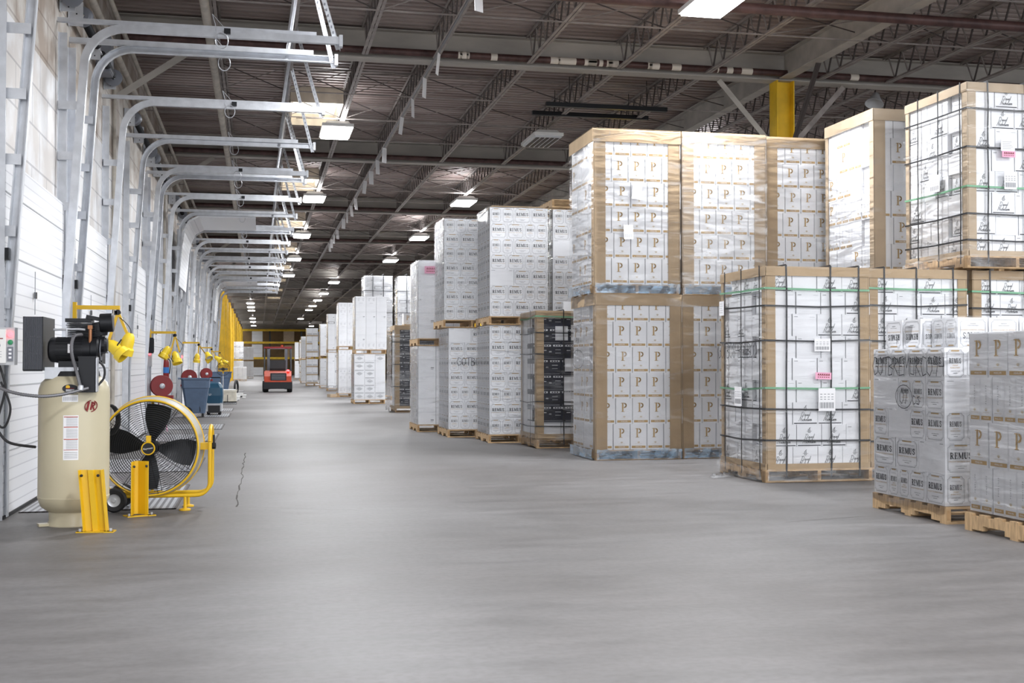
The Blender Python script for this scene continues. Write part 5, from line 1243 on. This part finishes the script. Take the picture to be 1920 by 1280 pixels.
lamp_arm(-1.53, 13.8, 1.92, .46, [(-.15, -.48), (.11, -.36)], 0, 'nearest yellow dock lamp arm, just above and behind the compressor', [(-.08, -.42, .85, -.25), (.10, -.34, -.3, .1)], True)
lamp_arm(-1.56, 23.4, 1.90, .46, [(-.13, -.5), (.07, -.38)], 0, 'second yellow dock lamp arm with heads hanging above the hose reel', [(-.16, -.32, -.5, -.2), (-.02, -.42, .3, -.3)])
lamp_arm(-1.58, 32.9, 1.88, .5, [(-.05, -.42), (.18, -.34)], 0, 'third yellow dock lamp arm with one head turned to camera', [(-.06, -.35, -.1, 0), (.2, -.3, .5, -.9)])
lamp_arm(-1.60, 42.3, 1.88, .5, [(.0, -.42), (.1, -.3)], 0, 'fourth yellow dock lamp arm above the grey waste bin', [(-.04, -.38, -1.0, -.2), (.12, -.34, 1.0, -.2)])
lamp_arm(-1.62, 51.8, 1.85, .5, [(.0, -.4), (.15, -.4)], 0, 'fifth yellow dock lamp arm, farthest down the wall', [(.0, -.42, .4, -.2), (.14, -.4, .9, -.2)])

# ---- hose reels, extinguisher
def reel(x, y, z, label):
    t = empty('hose_reel', (x, y, z), label, 'hose reel', 'red hose reels')
    s = MB(); s.lathe([(0, -.075), (.2, -.075), (.205, -.06), (.19, -.055), (.09, -.05), (.09, .05), (.19, .055), (.205, .06), (.2, .075), (0, .075)], 'red', (0, 0, 0), (.25, -1, 0), 32); s.build('drum', t, smooth=True)
    s = MB(); s.lathe([(0, .07), (.05, .07), (.05, .10), (.02, .12), (0, .12)], 'galv', (0, 0, 0), (.25, -1, 0), 16); s.build('hub', t, smooth=True)
    s = MB(); s.box(-.3, -.02, -.25, -.02, .09, -.2, 'red'); s.box(-.32, -.03, -.25, -.28, .1, .1, 'red'); s.box(-.1, -.1, -.25, .22, .1, -.18, 'red'); s.build('bracket', t)
    s = MB(); s.tube(flex([(-.05, -.08, -.2), (-.03, -.1, -.45), (.05, -.1, -.7), (.0, -.1, z*-1+.02)], .01), .011, 'red', 8); s.tube(flex([(.02, -.08, -.2), (.06, -.1, -.5), (.12, -.1, z*-1+.02)], .01), .011, 'pink_paper', 8); s.build('hose', t, smooth=True)
reel(-1.82, 23.3, .88, 'nearest red hose reel on wall below second yellow lamp')
reel(-1.85, 32.9, .95, 'second red hose reel, above and behind the grey-blue bin'); reel(-1.8, 42.2, .97, 'third red hose reel farther down the dock wall')
t = empty('fire_extinguisher', (-2.04, 27.3, .98), 'red fire extinguisher hanging on the wall left of grey-blue bin', 'fire extinguisher')
s = MB(); s.lathe([(0, -.02), (.06, -.02), (.07, 0), (.07, .36), (.05, .42), (.02, .44), (.02, .47), (0, .47)], 'red', n=24); s.build('cylinder', t, smooth=True)
s = MB(); s.box(-.02, -.07, .46, .02, .05, .49, 'black_metal'); s.tube(flex([(0, .03, .46), (.09, .02, .38), (.08, 0, .1)], .01), .012, 'black_rubber', 8); s.build('valve_handle', t, smooth=True)
s = MB(); s.box(-.12, -.02, .2, -.06, .02, .3, 'black_metal'); s.build('wall_hook', t)
s = MB(); s.lathe([(.0705, .12), (.0715, .12), (.0715, .25), (.0705, .25)], 'blue_hose', n=24); s.build('label_band', t, smooth=True)

# ---- waste carts
def bin_(x, y, w_, d, h, label, wheels=True, rz=0):
    t = empty('waste_bin', (x, y, 0), label, 'waste bin', rz=rz)
    s = MB(); b0, b1 = .66, 1.0; z0 = .10
    ring = lambda f, z, k=0: [(a*w_/2*f, b_*d/2*f, z) for a, b_ in ((-1, -.82), (-.82, -1), (.82, -1), (1, -.82), (1, .82), (.82, 1), (-.82, 1), (-1, .82))]
    lv = [(b0, z0), (b0+.12, h*.45), (b0+.24, h*.74), (b0+.29, h*.75), (b1-.03, h-.04), (b1+.03, h-.035), (b1+.03, h), (b1-.03, h), (b1-.06, h-.06), (b0+.2, h*.7), (b0-.02, z0+.03)]
    vs = []; 
    for f, z in lv: vs += ring(f, z)
    s.add(vs, [(i*8+j, i*8+(j+1) % 8, (i+1)*8+(j+1) % 8, (i+1)*8+j) for i in range(len(lv)-1) for j in range(8)]+[tuple(range(7, -1, -1)), tuple((len(lv)-1)*8+j for j in range(8))], 'bin_blue'); s.build('tub', t)
    s = MB(); s.tube(flex([(-.05*w_, -d*.37, h*.72), (.12*w_, -d*.36, h*.5), (.17*w_, -d*.34, .14)], .02), .012, 'black_rubber', 6); s.build('moulded_rib', t, smooth=True)
    s = MB(); s.tube([(-w_*.56, -d*.4, h-.02), (-w_*.60, -d*.2, h), (-w_*.60, d*.2, h), (-w_*.56, d*.4, h-.02)], .018, 'bin_blue', 8); s.build('handle', t, smooth=True)
    for yy in (-d*.36, d*.36):
        s = MB(); s.lathe([(0, -.03), (.12, -.03), (.13, 0), (.12, .03), (0, .03)], 'black_rubber', (-w_*.28, yy, .13), (0, 1, 0), 20); s.build('wheel', t, smooth=True)
    s = MB(); s.cbox((w_*.25, 0, .05), (.05, d*.5, .1), 'black_rubber'); s.build('castor', t)
bin_(-1.52, 29.9, .68, .8, .96, 'grey-blue plastic wheeled waste bin against dock wall')
bin_(-1.62, 50.5, 1.0, .9, 1.0, 'second grey-blue waste bin farther down below hanging lamps')
# ---- floor scrubber
t = empty('floor_scrubber', (-1.12, 31.3, 0), 'dark teal walk-behind floor scrubber parked behind the waste bin', 'floor scrubber')
s = MB()
lv = [(-.2, .2, -.45, .45, .30), (-.21, .21, -.47, .46, .5), (-.20, .20, -.45, .42, .70), (-.17, .15, -.40, .36, .80), (-.12, .1, -.3, .3, .83)]
vs = []
for x0, x1, y0, y1, z in lv: vs += [(x0, y0+.05, z), (x0+.05, y0, z), (x1-.05, y0, z), (x1, y0+.05, z), (x1, y1, z), (x0, y1, z)]
s.add(vs, [(i*6+j, i*6+(j+1) % 6, (i+1)*6+(j+1) % 6, (i+1)*6+j) for i in range(len(lv)-1) for j in range(6)]+[tuple(range(5, -1, -1)), tuple(24+j for j in range(6))], 'teal'); bd = s.build('tank_body', t)
s = MB(); text_mesh(1, '57', Vector((-.1, -.475, .52)), Vector((1, 0, 0)), UP, .07, 'paper', s); s.build('number', bd)
s = MB(); s.box(-.19, -.45, .1, .19, .42, .31, 'grey_paint'); s.box(-.15, -.455, .06, .15, -.44, .25, 'black_rubber'); s.build('skirt', t)
for xx in (-.14, .14):
    s = MB(); s.lathe([(0, -.04), (.10, -.04), (.115, 0), (.10, .04), (0, .04)], 'black_rubber', (xx, -.32, .115), (1, 0, 0), 24); s.build('wheel', t, smooth=True)
s = MB(); s.tube([(-.15, .35, .75), (-.15, .5, .95), (.13, .5, .95), (.13, .35, .75)], .018, 'black_metal', 8); s.build('handlebar', t, smooth=True)
# ---- ivory machine / tote and bits beyond
t = empty('plastic_crate', (-1.0, 40.0, 0), 'ivory ribbed plastic crate on floor beyond the scrubber', 'crate')
s = MB(); s.box(-.27, -.3, .04, .27, .3, .08, 'ivory')
for (x0, y0, x1, y1) in ((-.27, -.3, .27, -.28), (-.27, .28, .27, .3), (-.27, -.28, -.25, .28), (.25, -.28, .27, .28)): s.box(x0, y0, .04, x1, y1, .44, 'ivory')
for i in range(9): s.box(-.26+i*.06, -.315, .08, -.245+i*.06, -.3, .42, 'ivory')
s.box(-.29, -.32, .40, .29, -.29, .46, 'ivory'); s.box(-.29, .29, .40, .29, .32, .46, 'ivory'); s.box(-.02, -.32, .05, .0, -.3, .3, 'black_rubber'); s.build('shell', t)
s = MB(); s.box(-.24, -.26, .3, .24, .26, .47, 'paper'); s.build('contents', t)
for i, (x, y, z) in enumerate(((-.95, 44.5, 0), (-.75, 46.5, 0), (-.9, 49, 0))):
    s = MB(); s.box(x-.25, y, 0, x+.25, y+.5, .1, 'white_plastic'); s.box(x-.27, y-.02, .1, x+.27, y+.52, .13, 'white_plastic'); s.box(x-.1, y-.01, .03, x+.12, y, .08, 'black_rubber')
    tag(s.build('plastic_tray'), 'flat white plastic tray on floor beyond the ivory crate, %s from camera' % ORD[i+1], 'tray', 'white trays on the floor')
# pedestal fan
t = empty('pedestal_fan', (-1.35, 46.3, 0), 'small pedestal fan with dark guard and yellow blade far left', 'fan')
s = MB()
for r_0 in (.25, .2, .14, .08): s.tube([(r_0*math.cos(R(q)), 0, 1.12+r_0*math.sin(R(q))) for q in range(0, 360, 20)], .009 if r_0 == .25 else .004, 'black_metal', 6, closed=True)
for q in range(0, 180, 30): s.tube([(.25*math.cos(R(q)), 0, 1.12+.25*math.sin(R(q))), (-.25*math.cos(R(q)), 0, 1.12-.25*math.sin(R(q)))], .004, 'black_metal', 5)
s.build('guard', t, smooth=True)
s = MB(); s.box(-.03, .03, .95, .03, .05, 1.29, 'yellow'); s.box(-.17, .04, 1.09, .17, .05, 1.15, 'bin_blue'); s.lathe([(0, .02), (.06, .02), (.06, .18), (0, .2)], 'black_metal', (0, 0, 1.12), (0, 1, 0), 16); s.build('blades', t)
s = MB(); s.tube([(0, .08, .02), (0, .08, .95)], .02, 'galv', 8); s.lathe([(0, 0), (.22, 0), (.2, .03), (0, .05)], 'black_metal', (0, .08, 0), n=24); s.build('stand', t, smooth=True)
# dark wheel leaning by bin
s = MB(); s.lathe([(.20, -.03), (.3, -.03), (.32, 0), (.3, .03), (.2, .03), (.2, -.03)], 'black_rubber', (-.95, 51.5, .33), (1, -.25, 0), 28); tag(s.build('wheel_tyre', smooth=True), 'black tyre standing on floor right of the second waste bin', 'tyre')

# ---- forklift
t = empty('forklift', (.86, 57.0, 0), 'orange and dark forklift truck seen from behind in the middle of the aisle', 'forklift'); t.scale = (1.3, 1, 1)
s = MB(); prof = [(-1.0, .25), (-1.02, .75), (-.9, .98), (-.45, 1.02), (-.3, .7), (.6, .65), (.75, .25)]
n = len(prof)
for x0, x1 in ((-.48, .48),):
    s.add([(x0, a, b_) for a, b_ in prof]+[(x1, a, b_) for a, b_ in prof], [(i, (i+1) % n, n+(i+1) % n, n+i) for i in range(n)]+[tuple(range(n-1, -1, -1)), tuple(range(n, 2*n))], 'orange')
s.build('body', t)
s = MB(); s.box(-.5, -1.06, .16, .5, -.7, .48, 'black_metal'); s.box(-.44, -1.07, .48, .44, -1.0, .56, 'orange'); s.box(-.26, -1.09, .56, .30, -1.03, .9, 'black_metal')
for i in range(6): s.box(-.22, -1.10, .60+i*.045, .26, -1.09, .615+i*.045, 'galv_dark')
s.build('counterweight', t)
s = MB(); s.box(-.28, -.55, 1.02, .28, .0, 1.12, 'black_rubber'); s.box(-.28, -.62, 1.1, .28, -.5, 1.5, 'black_rubber'); s.build('seat', t)
s = MB()
for x in (-.47, .47): s.bar((x, -.75, 1.0), (x, -.5, 2.08), .05, .06, 'black_metal'); s.bar((x, .55, .6), (x, .3, 2.08), .05, .05, 'black_metal'); s.bar((x, -.5, 2.1), (x, .35, 2.1), .06, .06, 'black_metal')
for i in range(7): s.bar((-.47, -.45+i*.12, 2.1), (.47, -.45+i*.12, 2.1), .03, .03, 'black_metal')
s.bar((-.5, -.53, 2.1), (.5, -.53, 2.1), .07, .09, 'red'); s.build('overhead_guard', t)
s = MB()
for x in (-.32, .32): s.box(x-.05, .85, .1, x+.05, .97, 2.15, 'galv_dark')
s.box(-.37, .85, 2.05, .37, .97, 2.15, 'galv_dark'); s.box(-.37, .87, 1.0, .37, .95, 1.08, 'galv_dark'); s.build('mast', t)
for x, y, r_0, nm in ((-.42, -.62, .2, 'rear_wheel'), (.42, -.62, .2, 'rear_wheel'), (-.45, .55, .26, 'front_wheel'), (.45, .55, .26, 'front_wheel')):
    s = MB(); s.lathe([(0, -.09), (r_0*.9, -.09), (r_0, -.06), (r_0, .06), (r_0*.9, .09), (0, .09)], 'black_rubber', (x, y, r_0), (1, 0, 0), 24); s.build(nm, t, smooth=True)
s = MB(); s.lathe([(0, 0), (.05, 0), (.05, .1), (0, .1)], 'orange', (.15, -.3, 2.13), n=12); s.lathe([(0, 0), (.045, 0), (.045, .07), (0, .08)], 'red_lamp', (.36, -1.0, .98), n=10); s.build('beacon', t, smooth=True)
s = MB(); s.lathe([(.16, -.012), (.18, 0), (.16, .012)], 'black_rubber', (0, .25, 1.3), (0, .5, 1), 20); s.bar((0, .45, .8), (0, .25, 1.3), .05, .05, 'black_metal'); s.build('steering_wheel', t, smooth=True)
for i, (z, y) in enumerate(((6.05, 20.9), (6.12, 22.0))):
    s = MB(); s.box(5.15, y, z, 7.5, y+.09, z+.08, 'black_metal'); s.bar((5.6, y+.04, z+.08), (5.6, y+.04, 6.62), .01, .01, 'black_metal'); s.bar((7.1, y+.04, z+.08), (7.1, y+.04, 6.62), .01, .01, 'black_metal')
    tag(s.build('unlit_strip_lamp'), '%s long black unlit strip hung crosswise under the deck' % ('nearer', 'farther')[i], 'strip lamp')
# spotlights under the deck at right
t = empty('floodlight', (11.0, 19.5, 6.25), 'small grey floodlight hanging under the roof beyond the yellow column', 'floodlight')
s = MB(); s.lathe([(0, -.1), (.06, -.1), (.1, .0), (.17, .12), (.16, .12), (.09, 0), (0, -.05)], 'grey_paint', (0, 0, -.1), (-.35, -.3, -1), 24); s.build('shade', t, smooth=True)
s = MB(); s.bar((0, 0, -.05), (0, 0, .35), .02, .02, 'steel_dark'); s.build('stem', t)

# ---------------------------------------------------------------- cartons: drop the ones no view can reach, gather the smallest
from mathutils.bvhtree import BVHTree
cart = [o for o in C.objects if o.get('category') == 'carton']; bv = []; bf = []
bpy.context.view_layer.update()
for o in cart:
    cs = [o.matrix_world @ Vector(c) for c in o.bound_box]; lo = [min(c[i] for c in cs) for i in range(3)]; hi = [max(c[i] for c in cs) for i in range(3)]; n = len(bv)
    bv += [(x, y, z) for z in (lo[2], hi[2]) for x, y in ((lo[0], lo[1]), (hi[0], lo[1]), (hi[0], hi[1]), (lo[0], hi[1]))]
    bf += [[n+i for i in f] for f in ((3, 2, 1, 0), (4, 5, 6, 7), (0, 1, 5, 4), (1, 2, 6, 5), (2, 3, 7, 6), (3, 0, 4, 7))]
tree = BVHTree.FromPolygons(bv, bf)
def visible_counts(origin, step):
    counts = {}; q = cam.rotation_euler.to_matrix(); o_ = Vector(origin)
    for py in range(120, 1100, step):
        for px in range(430, 2100, step):
            h_ = tree.ray_cast(o_, (q @ Vector(((px-960)/2200, -(py-640)/2200, -1))).normalized())
            if h_[2] is not None: nm = cart[h_[2]//6].name; counts[nm] = counts.get(nm, 0)+1
    return counts
vc = visible_counts((0, 0, 1.28), 3); va = dict(vc)
for org in ((-1.2, 0, 1.28), (1.5, 0, 1.28), (0, 0, 2.3), (3.2, 1, 1.5)):
    for k_, n_ in visible_counts(org, 5).items(): va[k_] = va.get(k_, 0)+n_
stats = {}
for kind in ('framed_label_carton', 'gold_letter_carton', 'script_label_carton', 'dark_carton', 'plain_carton'):
    obs = [o for o in C.objects if o.name.split('.')[0] == kind]
    for o in [o for o in obs if o.name not in va]: bpy.data.objects.remove(o)
    obs = sorted([o for o in C.objects if o.name.split('.')[0] == kind], key=lambda o: -vc.get(o.name, 0))
    stats[kind] = (len(obs), sum(1 for o in obs if vc.get(o.name)))
    rest = obs[290:]
    if rest:
        s = MB()
        for o in rest:
            mw = o.matrix_world.copy(); me = o.data; base = len(s.v); s.v += [tuple(mw @ v.co) for v in me.vertices]; ks = [s.mi(m_.name) for m_ in me.materials]
            for p in me.polygons: s.f.append([base+i for i in p.vertices]); s.m.append(ks[p.material_index])
            bpy.data.objects.remove(o)
        o = s.build(kind); o['kind'] = 'stuff'; tag(o, 'the smallest %s seen edge-on or far down the row' % kind.replace('_', ' ').replace('carton', 'cartons'), 'carton')
bad = [l for l, v in LABELS.items() if len(v) > 1]
if bad: print('DUPLICATE LABELS', len(bad), bad[:12])
print('objects', len(C.objects), stats)
